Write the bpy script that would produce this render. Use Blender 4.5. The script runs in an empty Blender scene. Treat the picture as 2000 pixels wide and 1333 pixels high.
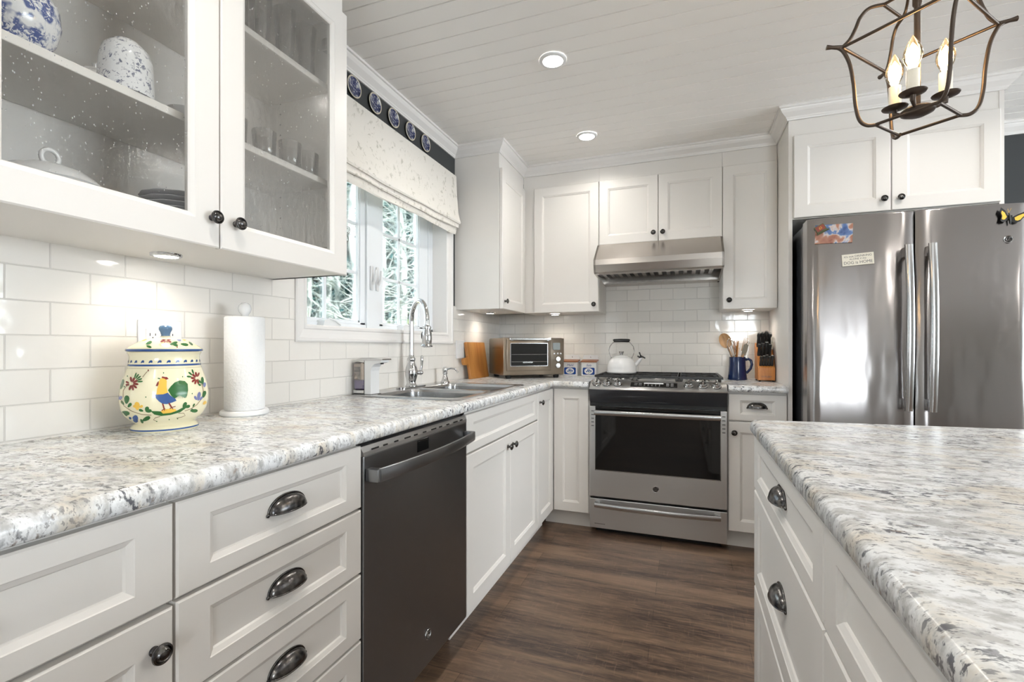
import bpy, bmesh, math, random
from mathutils import Vector, Matrix, noise
random.seed(7)
PI = math.pi
C = bpy.context.scene.collection
SC = bpy.context.scene

# ------------------------------------------------------------------ camera
CX, CH = 1.373, 1.118
cam = bpy.data.cameras.new('camera'); camo = bpy.data.objects.new('camera', cam); C.objects.link(camo)
cam.sensor_width = 36.0; cam.lens = 924.0 / 2000 * 36.0
cam.shift_y = 12.5 / 2000
cam.clip_start = 0.02; cam.clip_end = 200
camo.location = (CX, 0, CH)
camo.rotation_euler = (math.radians(90), 0, math.radians(20.06))
SC.camera = camo

# ------------------------------------------------------------------ light & exposure
SC.view_settings.view_transform = 'Standard'; SC.view_settings.look = 'None'
SC.view_settings.gamma = 1.0; SC.view_settings.use_curve_mapping = False
SC.view_settings.exposure = 0.04
W = bpy.data.worlds.new('sky'); SC.world = W; W.use_nodes = True
bg = W.node_tree.nodes['Background']
bg.inputs[0].default_value = (0.78, 0.92, 1.0, 1); bg.inputs[1].default_value = 5.5
def lamp(name, kind, loc, energy, color=(1, 1, 1), size=.1, size_y=None, rot=(0, 0, 0), shape=None, **kw):
    l = bpy.data.lights.new(name, kind); l.energy = energy; l.color = color
    if kind == 'AREA':
        l.shape = shape or ('RECTANGLE' if size_y else 'DISK'); l.size = size
        if size_y: l.size_y = size_y
    elif kind != 'SUN': l.shadow_soft_size = size
    for k, v in kw.items(): setattr(l, k, v)
    o = bpy.data.objects.new(name, l); C.objects.link(o); o.location = loc; o.rotation_euler = rot
    return o
# sun from over the roof of the house, lighting the wood outside the window
lamp('sun', 'SUN', (0, 0, 8), 44.0, (1.0, .98, .93), rot=(math.radians(50), math.radians(0), math.radians(62)), angle=math.radians(3))
# added fill lights outside three made-up windows, behind the camera and dining side
FILL_COL = (.98, .985, 1.0)
lamp('fill_rear', 'AREA', (2.85, -4.25, 1.30), 115, FILL_COL, 1.35, 1.4, (math.radians(108), 0, 0))
lamp('fill_dining', 'AREA', (6.30, 1.75, 1.25), 185, FILL_COL, 2.7, 1.5, (math.radians(103), 0, math.radians(90)))
lamp('fill_side', 'AREA', (-.35, -2.4, 1.35), 165, (.93, .97, 1.0), 1.8, 1.35, (math.radians(100), 0, math.radians(-90)))
CEIL = 2.38
DOWNLIGHTS = [(.83, 2.01), (.825, 2.80), (.83, .55), (2.6, 2.2), (2.9, .9), (1.1, -1.4), (2.9, -1.4), (4.4, .9), (4.4, -1.4), (4.4, 2.4)]  # first two are real downlights; the others are added out of view for fill
for x, y in DOWNLIGHTS:
    lamp('downlight_lamp', 'AREA', (x, y, CEIL - .012), 2.6 if y == 2.80 else 5.5, (1, .955, .89), .085, spread=math.radians(150))
PUCKS = [(.125, .835, 1.349), (.118, 3.0, 1.349), (.50, 3.29, 1.349), (1.745, 3.28, 1.349)]
for x, y, z in PUCKS:
    lamp('puck_lamp', 'AREA', (x, y, z - .006), .38, (1, .91, .78), .05, spread=math.radians(140))

# ------------------------------------------------------------------ materials
def S(r, g, b, k=1.0):
    f = lambda c: ((c / 255) / 12.92 if c / 255 <= .04045 else ((c / 255 + .055) / 1.055) ** 2.4) * k
    return (f(r), f(g), f(b), 1)
class NT:
    def __init__(s, name):
        s.m = bpy.data.materials.new(name); s.m.use_nodes = True; s.t = s.m.node_tree
        s.b = s.t.nodes['Principled BSDF']; s.out = s.t.nodes['Material Output']
    def n(s, kind, **kw):
        n = s.t.nodes.new(kind)
        for k, v in kw.items():
            if k in n.inputs.keys() if isinstance(k, str) else False: n.inputs[k].default_value = v
            else: setattr(n, k, v)
        return n
    def l(s, a, b): s.t.links.new(a, b)
    def set(s, **kw):
        for k, v in kw.items(): s.b.inputs[k.replace('_', ' ')].default_value = v
        return s
    def coord(s, scale=(1, 1, 1), rot=(0, 0, 0), loc=(0, 0, 0), kind='Object'):
        c = s.n('ShaderNodeTexCoord'); m = s.n('ShaderNodeMapping')
        m.inputs['Scale'].default_value = scale; m.inputs['Rotation'].default_value = rot; m.inputs['Location'].default_value = loc
        s.l(c.outputs[kind], m.inputs[0]); return m.outputs[0]
    def noise(s, vec, scale=5, detail=4, rough=.5, dist=0):
        n = s.n('ShaderNodeTexNoise'); n.inputs['Scale'].default_value = scale; n.inputs['Detail'].default_value = detail
        n.inputs['Roughness'].default_value = rough; n.inputs['Distortion'].default_value = dist
        s.l(vec, n.inputs['Vector']); return n.outputs[0]
    def ramp(s, fac, stops, interp='LINEAR'):
        r = s.n('ShaderNodeValToRGB'); r.color_ramp.interpolation = interp; e = r.color_ramp.elements
        while len(e) < len(stops): e.new(.5)
        for i, (p, c) in enumerate(stops):
            e[i].position = p; e[i].color = c if len(c) == 4 else (*c, 1)
        s.l(fac, r.inputs[0]); return r.outputs[0]
    def mix(s, fac, a, b, mode='MIX'):
        m = s.n('ShaderNodeMix', data_type='RGBA', blend_type=mode)
        for sock, v in ((m.inputs[0], fac), (m.inputs[6], a), (m.inputs[7], b)):
            if hasattr(v, 'links') or hasattr(v, 'is_linked'): s.l(v, sock)
            else: sock.default_value = v
        return m.outputs[2]
    def math(s, op, a, b=0.0):
        m = s.n('ShaderNodeMath', operation=op)
        for i, v in enumerate((a, b)):
            if hasattr(v, 'is_linked'): s.l(v, m.inputs[i])
            else: m.inputs[i].default_value = v
        return m.outputs[0]
    def bump(s, h, strength=.2, dist=.002):
        b = s.n('ShaderNodeBump'); b.inputs['Strength'].default_value = strength; b.inputs['Distance'].default_value = dist
        s.l(h, b.inputs['Height']); s.l(b.outputs[0], s.b.inputs['Normal']); return b
def plain(name, col, rough=.5, metal=0, **kw):
    t = NT(name); t.set(Base_Color=col, Roughness=rough, Metallic=metal, **kw)
    v = t.coord(); t.bump(t.noise(v, 240, 2), .04, .0006)
    return t.m
def g(v): return (v, v, v, 1)
M = {}
M['cab'] = plain('cabinet_paint', S(226, 222, 217), .38)
M['cab_in'] = plain('cabinet_interior', S(232, 228, 222), .55)
M['trim'] = plain('trim_paint', S(228, 225, 222), .35)
M['ceil'] = plain('ceiling_paint', S(242, 239, 235), .45)
M['vinyl'] = plain('window_vinyl', S(232, 235, 238), .3)
M['wall_dark'] = plain('charcoal_wall_paint', S(56, 58, 59), .7)
M['wall_light'] = plain('light_wall_paint', S(205, 203, 198), .7)
M['black'] = plain('black_plastic', g(.012), .35)
M['rubber'] = plain('black_rubber', g(.015), .6)
M['iron'] = plain('cast_iron', g(.018), .42, 0)
t_ = NT('dark_pewter').set(Metallic=1, Roughness=.24); n_ = t_.noise(t_.coord(), 90, 3); t_.l(t_.ramp(n_, [(.3, (.05, .05, .055, 1)), (.7, (.17, .16, .15, 1))]), t_.b.inputs['Base Color']); M['pewter'] = t_.m
M['chrome'] = NT('polished_chrome').set(Base_Color=g(.60), Metallic=1, Roughness=.06).m
M['white'] = plain('white_ceramic', g(.78), .12)
M['white_plastic'] = plain('white_plastic', g(.74), .3)
M['enamel'] = plain('white_enamel', g(.80), .1)
M['blue_glaze'] = plain('blue_glaze', (.006, .018, .075, 1), .12)
M['blueline'] = plain('cobalt_glaze', (.03, .085, .26, 1), .15)
M['knob_blue'] = plain('slate_blue_glaze', (.10, .19, .32, 1), .2)
M['cream'] = plain('cream_glaze', S(236, 228, 196), .1)
M['d_red'] = plain('glaze_red', (.22, .025, .02, 1), .2)
M['d_green'] = plain('glaze_green', (.03, .14, .035, 1), .2)
M['d_blue'] = plain('glaze_blue', (.05, .11, .30, 1), .2)
M['d_lilac'] = plain('glaze_lilac', (.20, .22, .42, 1), .2)
M['d_yellow'] = plain('glaze_yellow', (.85, .52, .08, 1), .2)
M['d_brown'] = plain('glaze_brown', (.22, .14, .07, 1), .2)
M['paper'] = None
M['lantern'] = NT('oiled_bronze').set(Base_Color=(.075, .055, .042, 1), Metallic=.7, Roughness=.40).m
M['candle'] = plain('candle_sleeve', S(240, 232, 215), .4)
M['purple'] = NT('lavender_soap').set(Base_Color=(.25, .20, .62, 1), Roughness=.2).m
M['dark_ss_text'] = plain('grey_print', g(.08), .4)
M['lightgrey'] = plain('light_grey_print', g(.5), .4)
M['steelknob'] = NT('satin_steel').set(Base_Color=g(.55), Metallic=1, Roughness=.22).m
M['navy'] = plain('navy_print', (.01, .05, .25, 1), .2)
def emis(name, col, st):
    t = NT(name); t.set(Base_Color=g(.8)); t.b.inputs['Emission Color'].default_value = (*col, 1); t.b.inputs['Emission Strength'].default_value = st; return t.m
M['lens'] = emis('downlight_lens', (1, .95, .88), 9)
M['display'] = emis('clock_display', (.25, .5, .45), .05)
# paper towel
t = NT('paper_towel').set(Base_Color=g(.86), Roughness=.9); v = t.coord(); t.bump(t.noise(v, 130, 3), .7, .003); M['paper'] = t.m
# foil fabric shade: ivory jacquard with small sprigs
t = NT('ivory_jacquard').set(Roughness=.8); v = t.coord((1, 1, 1))
sp = t.noise(t.coord((1, 1.0, .8), (0.5, 0, 0)), 44, 3, .6, .6); patch = t.noise(v, 14, 2)
mask = t.math('MULTIPLY', t.ramp(sp, [(.56, g(0)), (.62, g(1))]), t.ramp(patch, [(.42, g(0)), (.55, g(1))]))
t.l(t.mix(mask, S(228, 223, 215), S(198, 193, 182)), t.b.inputs['Base Color']); t.bump(t.noise(v, 420, 2), .35, .001)
M['shade'] = t.m
# subway tile (axis: which world axis runs along the wall)
def tile(name, along):
    t = NT(name); c = t.n('ShaderNodeTexCoord'); sep = t.n('ShaderNodeSeparateXYZ'); com = t.n('ShaderNodeCombineXYZ')
    t.l(c.outputs['Object'], sep.inputs[0])
    a = t.math('ADD', sep.outputs[along], 20.0 * .155 - (.655 if along == 1 else .832)); z = t.math('SUBTRACT', sep.outputs[2], .9155)
    t.l(a, com.inputs[0]); t.l(z, com.inputs[1])
    b = t.n('ShaderNodeTexBrick'); b.offset = .5; b.offset_frequency = 2; b.squash = 1
    for k, v in (('Scale', 1.0), ('Mortar Size', .0020), ('Mortar Smooth', .5), ('Bias', 0.0), ('Brick Width', .155), ('Row Height', .0766)): b.inputs[k].default_value = v
    b.inputs['Color1'].default_value = S(231, 227, 221); b.inputs['Color2'].default_value = S(223, 219, 213); b.inputs['Mortar'].default_value = S(205, 201, 195)
    t.l(com.outputs[0], b.inputs['Vector']); t.l(b.outputs['Color'], t.b.inputs['Base Color'])
    t.set(Roughness=.09); r = t.ramp(b.outputs['Fac'], [(0, g(.09)), (1, g(.6))]); t.l(r, t.b.inputs['Roughness'])
    w = t.noise(com.outputs[0], 16, 2, .5); h = t.math('MULTIPLY', w, .55); h2 = t.math('MULTIPLY', t.math('SUBTRACT', 1.0, b.outputs['Fac']), .6)
    t.bump(t.math('ADD', h, h2), .6, .004)
    return t.m
M['tile_y'] = tile('subway_tile_side', 1); M['tile_x'] = tile('subway_tile_back', 0)
# granite look laminate
def granite():
    t = NT('granite_laminate'); v = t.coord((.55, 1, .6), (0, 0, .12)); vi = t.coord((1, 1, 1))
    base = t.ramp(t.noise(v, 13, 6, .62), [(.30, S(206, 196, 182)), (.40, S(222, 217, 208)), (.48, S(234, 235, 235)), (.60, S(230, 232, 234)), (.72, S(208, 211, 214))])
    grey = t.ramp(t.noise(v, 52, 5, .65), [(.46, g(0)), (.62, g(1))]); c1 = t.mix(t.math('MULTIPLY', grey, .62), base, S(158, 155, 150))
    clus = t.ramp(t.noise(vi, 9, 3, .6), [(.40, g(.12)), (.60, g(1))])
    fl = t.ramp(t.noise(v, 112, 4, .62, .3), [(.535, g(0)), (.60, g(1))]); f2 = t.math('MULTIPLY', fl, clus)
    c2 = t.mix(t.math('MULTIPLY', f2, .9), c1, S(68, 70, 80))  # fittings for the added, unseen fill downlights
    fine = t.ramp(t.noise(t.coord((.5, 1, .55), (0, 0, .3), (9, 2, 1)), 210, 3, .6), [(.60, g(0)), (.66, g(1))]); c2 = t.mix(t.math('MULTIPLY', fine, .6), c2, S(96, 94, 96))
    br = t.ramp(t.noise(t.coord((.55, 1, .6), (0, 0, .12), (4, 2, 1)), 70, 4, .6), [(.62, g(0)), (.70, g(1))]); c3 = t.mix(t.math('MULTIPLY', br, .55), c2, S(132, 110, 92))
    t.l(c3, t.b.inputs['Base Color']); t.set(Roughness=.22)
    t.bump(t.noise(vi, 220, 2), .06, .0008); return t.m
M['granite'] = granite()
# wood floor
def floor_mat():
    t = NT('walnut_plank_floor'); v = t.coord((1, 1, 1), loc=(.3, .06, 0))
    b = t.n('ShaderNodeTexBrick'); b.offset = .37; b.offset_frequency = 2
    for k, x in (('Scale', 1.0), ('Mortar Size', .0009), ('Mortar Smooth', .1), ('Bias', 0.0), ('Brick Width', .95), ('Row Height', .127)): b.inputs[k].default_value = x
    b.inputs['Color1'].default_value = S(127, 104, 84); b.inputs['Color2'].default_value = S(96, 78, 64); b.inputs['Mortar'].default_value = S(34, 24, 19)
    t.l(v, b.inputs['Vector'])
    vs = t.coord((.35, 3.2, 1)); str1 = t.noise(vs, 3.2, 5, .6, .6)
    c = t.mix(t.ramp(str1, [(.38, g(.88)), (.58, g(0))]), b.outputs['Color'], S(48, 37, 34))
    str2 = t.noise(t.coord((1.2, 9, 1)), 9, 5, .7, .5)
    c = t.mix(t.math('MULTIPLY', t.ramp(str2, [(.45, g(0)), (.75, g(1))]), .5), c, S(158, 126, 104))
    saw = t.noise(t.coord((16, 1.6, 1)), 8, 3, .6, .3)
    c = t.mix(t.math('MULTIPLY', t.ramp(saw, [(.6, g(0)), (.72, g(1))]), .22), c, S(160, 128, 108))
    t.l(c, t.b.inputs['Base Color']); t.set(Roughness=.36)
    t.bump(t.math('ADD', t.math('MULTIPLY', b.outputs['Fac'], -1.0), t.math('MULTIPLY', str2, .35)), .3, .0012); return t.m
M['floor'] = floor_mat()
# brushed steels: brush = direction of brushing ('h' or 'v')
def steel(name, col, rough, brush='h', wav=0.0, aniso=.65, rn=.1):
    t = NT(name).set(Base_Color=col, Metallic=1, Roughness=rough)
    sc = (3, 3, 500) if brush == 'h' else (500, 500, 3)
    n = t.noise(t.coord(sc), 1.0, 3, .6)
    r = t.n('ShaderNodeMapRange'); r.inputs['To Min'].default_value = rough * (1 - rn); r.inputs['To Max'].default_value = rough * (1 + rn)
    t.l(n, r.inputs[0]); t.l(r.outputs[0], t.b.inputs['Roughness'])
    if aniso:
        t.b.inputs['Anisotropic'].default_value = aniso
        tg = t.n('ShaderNodeTangent', direction_type='RADIAL', axis='Z'); t.l(tg.outputs[0], t.b.inputs['Tangent'])
        if brush == 'h': t.b.inputs['Anisotropic Rotation'].default_value = .25
    if wav: t.bump(t.noise(t.coord((3.0, 3.0, 1.0)), 2.2, 2, .5), wav, .02)
    return t.m
M['steel'] = steel('brushed_stainless', g(.62), .30, 'h')
M['fridge'] = steel('fridge_stainless', S(160, 156, 155), .20, 'h', .34, .8)
M['dw'] = steel('dishwasher_stainless', S(140, 141, 143), .33, 'h', .06, .8, 0)
M['hood'] = steel('hood_stainless', S(196, 190, 184), .26, 'h')
M['sink'] = steel('sink_stainless', g(.50), .24, 'v', 0, 0)
M['bronze_ss'] = steel('toaster_bronze_steel', S(150, 138, 124), .30, 'h', 0, .3)
M['handle_ss'] = NT('handle_steel').set(Base_Color=g(.50), Metallic=1, Roughness=.2).m
M['bglass'] = NT('black_oven_glass').set(Base_Color=g(.008), Roughness=.04).m
M['bgloss'] = NT('black_gloss_panel').set(Base_Color=S(46, 48, 52), Roughness=.13).m
# woods
def wood(name, c1, c2, sc=(2, 2, 12), rough=.4):
    t = NT(name).set(Roughness=rough); n = t.noise(t.coord(sc), 6, 4, .6, .8)
    t.l(t.ramp(n, [(.3, c1), (.7, c2)]), t.b.inputs['Base Color']); t.bump(n, .1, .001); return t.m
M['board'] = wood('oiled_maple', S(158, 100, 46), S(196, 140, 76), (3, 3, .5))
M['block'] = wood('oak_block', S(176, 104, 44), S(206, 138, 70), (9, 9, 1.2))
M['spoon'] = wood('beech', S(150, 112, 72), S(190, 150, 104), (6, 6, 1))
M['lidwood'] = wood('lid_wood', S(120, 66, 30), S(156, 94, 50), (1, 9, 9))
# clear glass used for panes and tumblers: mostly transparent with a sharp reflection
def glass(name, tint=(.97, .98, .98), refl=.10, seeds=False, rough=.02):
    t = NT(name); t.t.nodes.remove(t.b)
    tr = t.n('ShaderNodeBsdfTransparent'); tr.inputs[0].default_value = (*tint, 1)
    gl = t.n('ShaderNodeBsdfGlossy'); gl.inputs['Roughness'].default_value = rough; gl.inputs[0].default_value = g(.95)
    fr = t.n('ShaderNodeFresnel'); fr.inputs[0].default_value = 1.45
    fac = t.math('ADD', t.math('MULTIPLY', fr.outputs[0], .55 if seeds else .9), refl * .3)
    if seeds:
        v = t.coord((1, 1, .55)); n = t.noise(v, 70, 3, .6); b = t.n('ShaderNodeBump'); b.inputs['Strength'].default_value = .35; b.inputs['Distance'].default_value = .002
        t.l(n, b.inputs['Height']); t.l(b.outputs[0], gl.inputs['Normal'])
        vo = t.n('ShaderNodeTexVoronoi'); vo.inputs['Scale'].default_value = 150; t.l(v, vo.inputs['Vector'])
        df = t.n('ShaderNodeBsdfDiffuse'); df.inputs[0].default_value = g(.9)
        big = t.ramp(t.noise(v, 60, 1), [(.50, g(0)), (.56, g(1))])
        sd = t.math('MULTIPLY', t.math('LESS_THAN', vo.outputs['Distance'], .14), big)
        m0 = t.n('ShaderNodeMixShader'); t.l(t.math('MULTIPLY', sd, .30), m0.inputs[0]); t.l(tr.outputs[0], m0.inputs[1]); t.l(df.outputs[0], m0.inputs[2])
        base = m0.outputs[0]
    else: base = tr.outputs[0]
    m = t.n('ShaderNodeMixShader'); t.l(fac, m.inputs[0]); t.l(base, m.inputs[1]); t.l(gl.outputs[0], m.inputs[2]); t.l(m.outputs[0], t.out.inputs[0])
    return t.m
M['pane'] = glass('window_glass', (.96, .98, .99), .05)
M['seeded'] = glass('seeded_glass', (.97, .97, .965), .02, True, .12)
M['tumbler'] = glass('tumbler_glass', (.965, .975, .97), .25)
M['tumbler_green'] = glass('green_tumbler_glass', (.60, .86, .68), .4)
M['tank'] = glass('smoked_tank', (.72, .64, .58), .5)
# china with blue flowers
def china(name, th, dark=(.09, .12, .28, 1)):
    t = NT(name).set(Roughness=.12); v = t.coord(); n = t.noise(v, 120, 4, .65, .8); p = t.noise(v, 42, 2)
    m = t.math('MULTIPLY', t.ramp(n, [(th, g(0)), (th + .04, g(1))]), t.ramp(p, [(.40, g(0)), (.50, g(1))]))
    t.l(t.mix(m, g(.82), dark), t.b.inputs['Base Color']); return t.m
M['china'] = china('blue_floral_china', .55, (.15, .16, .23, 1)); M['china2'] = china('dark_blue_china', .44, (.07, .11, .30, 1))
# little delft style scene plates
t = NT('blue_scene_glaze').set(Roughness=.15); v = t.coord(); n = t.noise(v, 45, 5, .7, 1.0)
t.l(t.ramp(n, [(.38, (.014, .018, .05, 1)), (.50, (.05, .06, .15, 1)), (.60, (.42, .42, .42, 1))]), t.b.inputs['Base Color']); M['scene'] = t.m
# snapshot photograph
t = NT('snapshot').set(Roughness=.2); v = t.coord(); n = t.noise(v, 13, 3, .55, .5)
t.l(t.ramp(n, [(.36, S(30, 62, 120)), (.46, S(80, 110, 160)), (.50, S(190, 180, 176)), (.55, S(160, 108, 84)), (.68, S(120, 56, 42))]), t.b.inputs['Base Color']); M['snap'] = t.m
# outdoor
M['bark'] = NT('pale_bark').set(Base_Color=S(206, 214, 210), Roughness=.9).m
t = NT('mottled_pale_bark').set(Roughness=.9); v = t.coord((1, 1, .35)); n = t.noise(v, 14, 4, .7)
t.l(t.ramp(n, [(.38, S(118, 130, 128)), (.50, S(200, 206, 202)), (.7, S(232, 236, 232))]), t.b.inputs['Base Color']); M['bark'] = t.m
M['twig'] = NT('pale_twig').set(Base_Color=S(218, 228, 224), Roughness=.9).m
t = NT('conifer_needles').set(Roughness=.8); v = t.coord(); n = t.noise(v, 3.0, 4, .7)
t.l(t.ramp(n, [(.3, S(16, 62, 68)), (.6, S(52, 118, 118)), (.8, S(120, 176, 166))]), t.b.inputs['Base Color']); M['needles'] = t.m
t = NT('bush_leaves').set(Roughness=.7); v = t.coord(); n = t.noise(v, 5, 4, .7)
t.l(t.ramp(n, [(.3, S(96, 128, 70)), (.55, S(168, 178, 84)), (.75, S(214, 190, 110))]), t.b.inputs['Base Color']); M['leaves'] = t.m
M['ground'] = plain('leaf_litter', S(120, 112, 88), .95)

# ------------------------------------------------------------------ mesh helpers
ORG = {}
def V3(*a): return Vector(a)
def frame(o, U, V, N):
    U, V, N = Vector(U), Vector(V), Vector(N)
    return Matrix(((U.x, V.x, N.x, o[0]), (U.y, V.y, N.y, o[1]), (U.z, V.z, N.z, o[2]), (0, 0, 0, 1)))
class MB:
    def __init__(s, M4=None): s.v = []; s.f = []; s.mi = []; s.cur = 0; s.M = M4 or Matrix.Identity(4)
    def mat(s, i): s.cur = i; return s
    def add(s, vs, fs, M4=None):
        k = len(s.v); T = s.M @ M4 if M4 else s.M
        s.v += [T @ Vector(p) for p in vs]; s.f += [tuple(i + k for i in f) for f in fs]; s.mi += [s.cur] * len(fs); return s
    def box(s, a, b, c=0.0, M4=None):
        x0, y0, z0 = [min(p, q) for p, q in zip(a, b)]; x1, y1, z1 = [max(p, q) for p, q in zip(a, b)]
        if c <= 0:
            vs = [(x, y, z) for z in (z0, z1) for y in (y0, y1) for x in (x0, x1)]
            return s.add(vs, [(0, 2, 3, 1), (4, 5, 7, 6), (0, 1, 5, 4), (1, 3, 7, 5), (3, 2, 6, 7), (2, 0, 4, 6)], M4)
        c = min(c, (x1 - x0) / 2.01, (y1 - y0) / 2.01, (z1 - z0) / 2.01)
        bm = bmesh.new(); r = bmesh.ops.create_cube(bm, size=1)
        for v in bm.verts: v.co = Vector(((x0 + x1) / 2 + v.co.x * (x1 - x0), (y0 + y1) / 2 + v.co.y * (y1 - y0), (z0 + z1) / 2 + v.co.z * (z1 - z0)))
        bmesh.ops.bevel(bm, geom=bm.edges[:], offset=c, segments=2, profile=.5, affect='EDGES')
        bm.verts.index_update(); s.add([v.co[:] for v in bm.verts], [[v.index for v in f.verts] for f in bm.faces], M4); bm.free(); return s
    def prism(s, poly, h0, h1, axis='z', M4=None):
        # poly 2d; axis z: (x,y) ; axis x: (y,z) ; axis y: (x,z)
        n = len(poly)
        def P(p, h): return {'z': (p[0], p[1], h), 'x': (h, p[0], p[1]), 'y': (p[0], h, p[1])}[axis]
        vs = [P(p, h0) for p in poly] + [P(p, h1) for p in poly]
        fs = [tuple(range(n))[::-1], tuple(range(n, 2 * n))] + [(i, (i + 1) % n, n + (i + 1) % n, n + i) for i in range(n)]
        return s.add(vs, fs, M4)
    def lathe(s, prof, n=32, M4=None, a0=0, a1=2 * PI, cap=True):
        vs = []; fs = []; full = abs(a1 - a0 - 2 * PI) < 1e-6; m = n if full else n + 1
        for r, z in prof:
            for i in range(m):
                a = a0 + (a1 - a0) * i / n; vs.append((r * math.cos(a), r * math.sin(a), z))
        for j in range(len(prof) - 1):
            for i in range(n):
                k = (i + 1) % m; fs.append((j * m + i, j * m + k, (j + 1) * m + k, (j + 1) * m + i))
        if full and cap:
            if prof[0][0] > 1e-6: fs.append(tuple(range(m))[::-1])
            if prof[-1][0] > 1e-6: fs.append(tuple(range((len(prof) - 1) * m, len(prof) * m)))
        return s.add(vs, fs, M4)
    def tube(s, pts, r, n=10, closed=False, cap=True, sq=1.0):
        pts = [Vector(p) for p in pts]; N = len(pts); rr = r if hasattr(r, '__len__') else [r] * N
        vs = []; fs = []; up = None
        for i, p in enumerate(pts):
            if closed: d = pts[(i + 1) % N] - pts[i - 1]
            else: d = (pts[min(i + 1, N - 1)] - pts[max(i - 1, 0)])
            d = d.normalized() if d.length else Vector((0, 0, 1))
            if up is None: up = Vector((0, 0, 1)) if abs(d.z) < .9 else Vector((1, 0, 0))
            a = d.cross(up); a = a.normalized() if a.length > 1e-6 else d.orthogonal().normalized(); b = a.cross(d).normalized(); up = b
            for k in range(n):
                t = 2 * PI * k / n; vs.append(p + a * (rr[i] * math.cos(t)) + b * (rr[i] * sq * math.sin(t)))
        for i in range(N if closed else N - 1):
            j = (i + 1) % N
            for k in range(n):
                fs.append((i * n + k, i * n + (k + 1) % n, j * n + (k + 1) % n, j * n + k))
        if cap and not closed: fs += [tuple(range(n))[::-1], tuple(range((N - 1) * n, N * n))]
        return s.add(vs, fs)
    def cyl(s, p0, p1, r0, r1=None, n=20): return s.tube([p0, p1], [r0, r0 if r1 is None else r1], n)
    def ball(s, c, r, n=16, sc=(1, 1, 1)):
        prof = [(r * math.sin(PI * i / (n // 2)), -r * math.cos(PI * i / (n // 2))) for i in range(n // 2 + 1)]
        prof[0] = (1e-5, prof[0][1]); prof[-1] = (1e-5, prof[-1][1])
        return s.lathe(prof, n, Matrix.Translation(c) @ Matrix.Diagonal((*sc, 1)))
    def sweep(s, path, prof, closed=False, side=1, cap=True):
        # path: 2d polyline (x,y) at height 0; prof: (offset, z); offset is to the right of travel * side
        n = len(path); m = len(prof); P = [Vector(p) for p in path]; vs = []; fs = []
        for i in range(n):
            d0 = (P[i] - P[i - 1]).normalized() if (i > 0 or closed) else None
            d1 = (P[(i + 1) % n] - P[i]).normalized() if (i < n - 1 or closed) else None
            n0 = Vector((d0.y, -d0.x)) if d0 else None; n1 = Vector((d1.y, -d1.x)) if d1 else None
            if n0 is None: nn = n1
            elif n1 is None: nn = n0
            else: nn = (n0 + n1) / (1 + n0.dot(n1))
            for o, z in prof: q = P[i] + nn * o * side; vs.append((q.x, q.y, z))
        for i in range(n if closed else n - 1):
            j = (i + 1) % n
            for k in range(m - 1): fs.append((i * m + k, i * m + k + 1, j * m + k + 1, j * m + k))
        if cap and not closed: fs += [tuple(range(m)), tuple(range((n - 1) * m, n * m))[::-1]]
        return s.add(vs, fs)
    def build(s, name, mats, parent=None, smooth=None, sub=0, solid=0, fix=True):
        me = bpy.data.meshes.new(name)
        org = ORG.get(parent.name, Vector((0, 0, 0))) if parent else Vector((0, 0, 0))
        me.from_pydata([v - org for v in s.v], [], s.f)
        for m in (mats if isinstance(mats, (list, tuple)) else [mats]): me.materials.append(m)
        me.polygons.foreach_set('material_index', s.mi)
        if fix:
            bm = bmesh.new(); bm.from_mesh(me); bmesh.ops.recalc_face_normals(bm, faces=bm.faces[:]); bm.to_mesh(me); bm.free()
        if smooth is not None:
            me.shade_smooth(); me.set_sharp_from_angle(angle=math.radians(smooth))
        o = bpy.data.objects.new(name, me); C.objects.link(o)
        if parent: o.parent = parent; ORG[o.name] = org
        if solid: d = o.modifiers.new('solid', 'SOLIDIFY'); d.thickness = solid; d.offset = -1
        if sub: d = o.modifiers.new('sub', 'SUBSURF'); d.levels = sub; d.render_levels = sub
        return o
def tag(o, label=None, cat=None, group=None, kind=None):
    if label: o['label'] = label
    if cat: o['category'] = cat
    if group: o['group'] = group
    if kind: o['kind'] = kind
    return o
def thing(name, label, cat, loc=None, group=None):
    o = bpy.data.objects.new(name, None); o.empty_display_size = .05; C.objects.link(o)
    if loc: o.location = loc; ORG[o.name] = Vector(loc)
    else: ORG[o.name] = Vector((0, 0, 0))
    return tag(o, label, cat, group)
def struct(o): o['kind'] = 'structure'; return o
def copy_tree(o, parent=None):
    c = o.copy(); C.objects.link(c); c.parent = parent
    for ch in [x for x in bpy.data.objects if x.parent == o]: copy_tree(ch, c)
    return c
def text(s, size, M4, name, mat, parent, ext=.0004, align='CENTER', shear=0, sx=1.0):
    cu = bpy.data.curves.new(name, 'FONT'); cu.body = s; cu.size = size; cu.align_x = align; cu.align_y = 'CENTER'; cu.extrude = ext; cu.shear = shear
    tmp = bpy.data.objects.new(name, cu); C.objects.link(tmp); bpy.context.view_layer.update()
    me = bpy.data.meshes.new_from_object(tmp.evaluated_get(bpy.context.evaluated_depsgraph_get()))
    C.objects.unlink(tmp); bpy.data.objects.remove(tmp)
    org = ORG.get(parent.name, Vector()) if parent else Vector()
    T = Matrix.Translation(-org) @ M4 @ Matrix.Diagonal((sx, 1, 1, 1)); me.transform(T); me.materials.clear(); me.materials.append(mat)
    o = bpy.data.objects.new(name, me); C.objects.link(o)
    if parent: o.parent = parent; ORG[o.name] = org
    return o
X_, Y_, Z_ = (1, 0, 0), (0, 1, 0), (0, 0, 1)
NX, NY = (-1, 0, 0), (0, -1, 0)
def fE(x, y, z): return frame((x, y, z), Y_, Z_, X_)      # faces +x, u runs to +y
def fS(x, y, z): return frame((x, y, z), X_, Z_, NY)      # faces -y, u runs to +x
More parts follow.
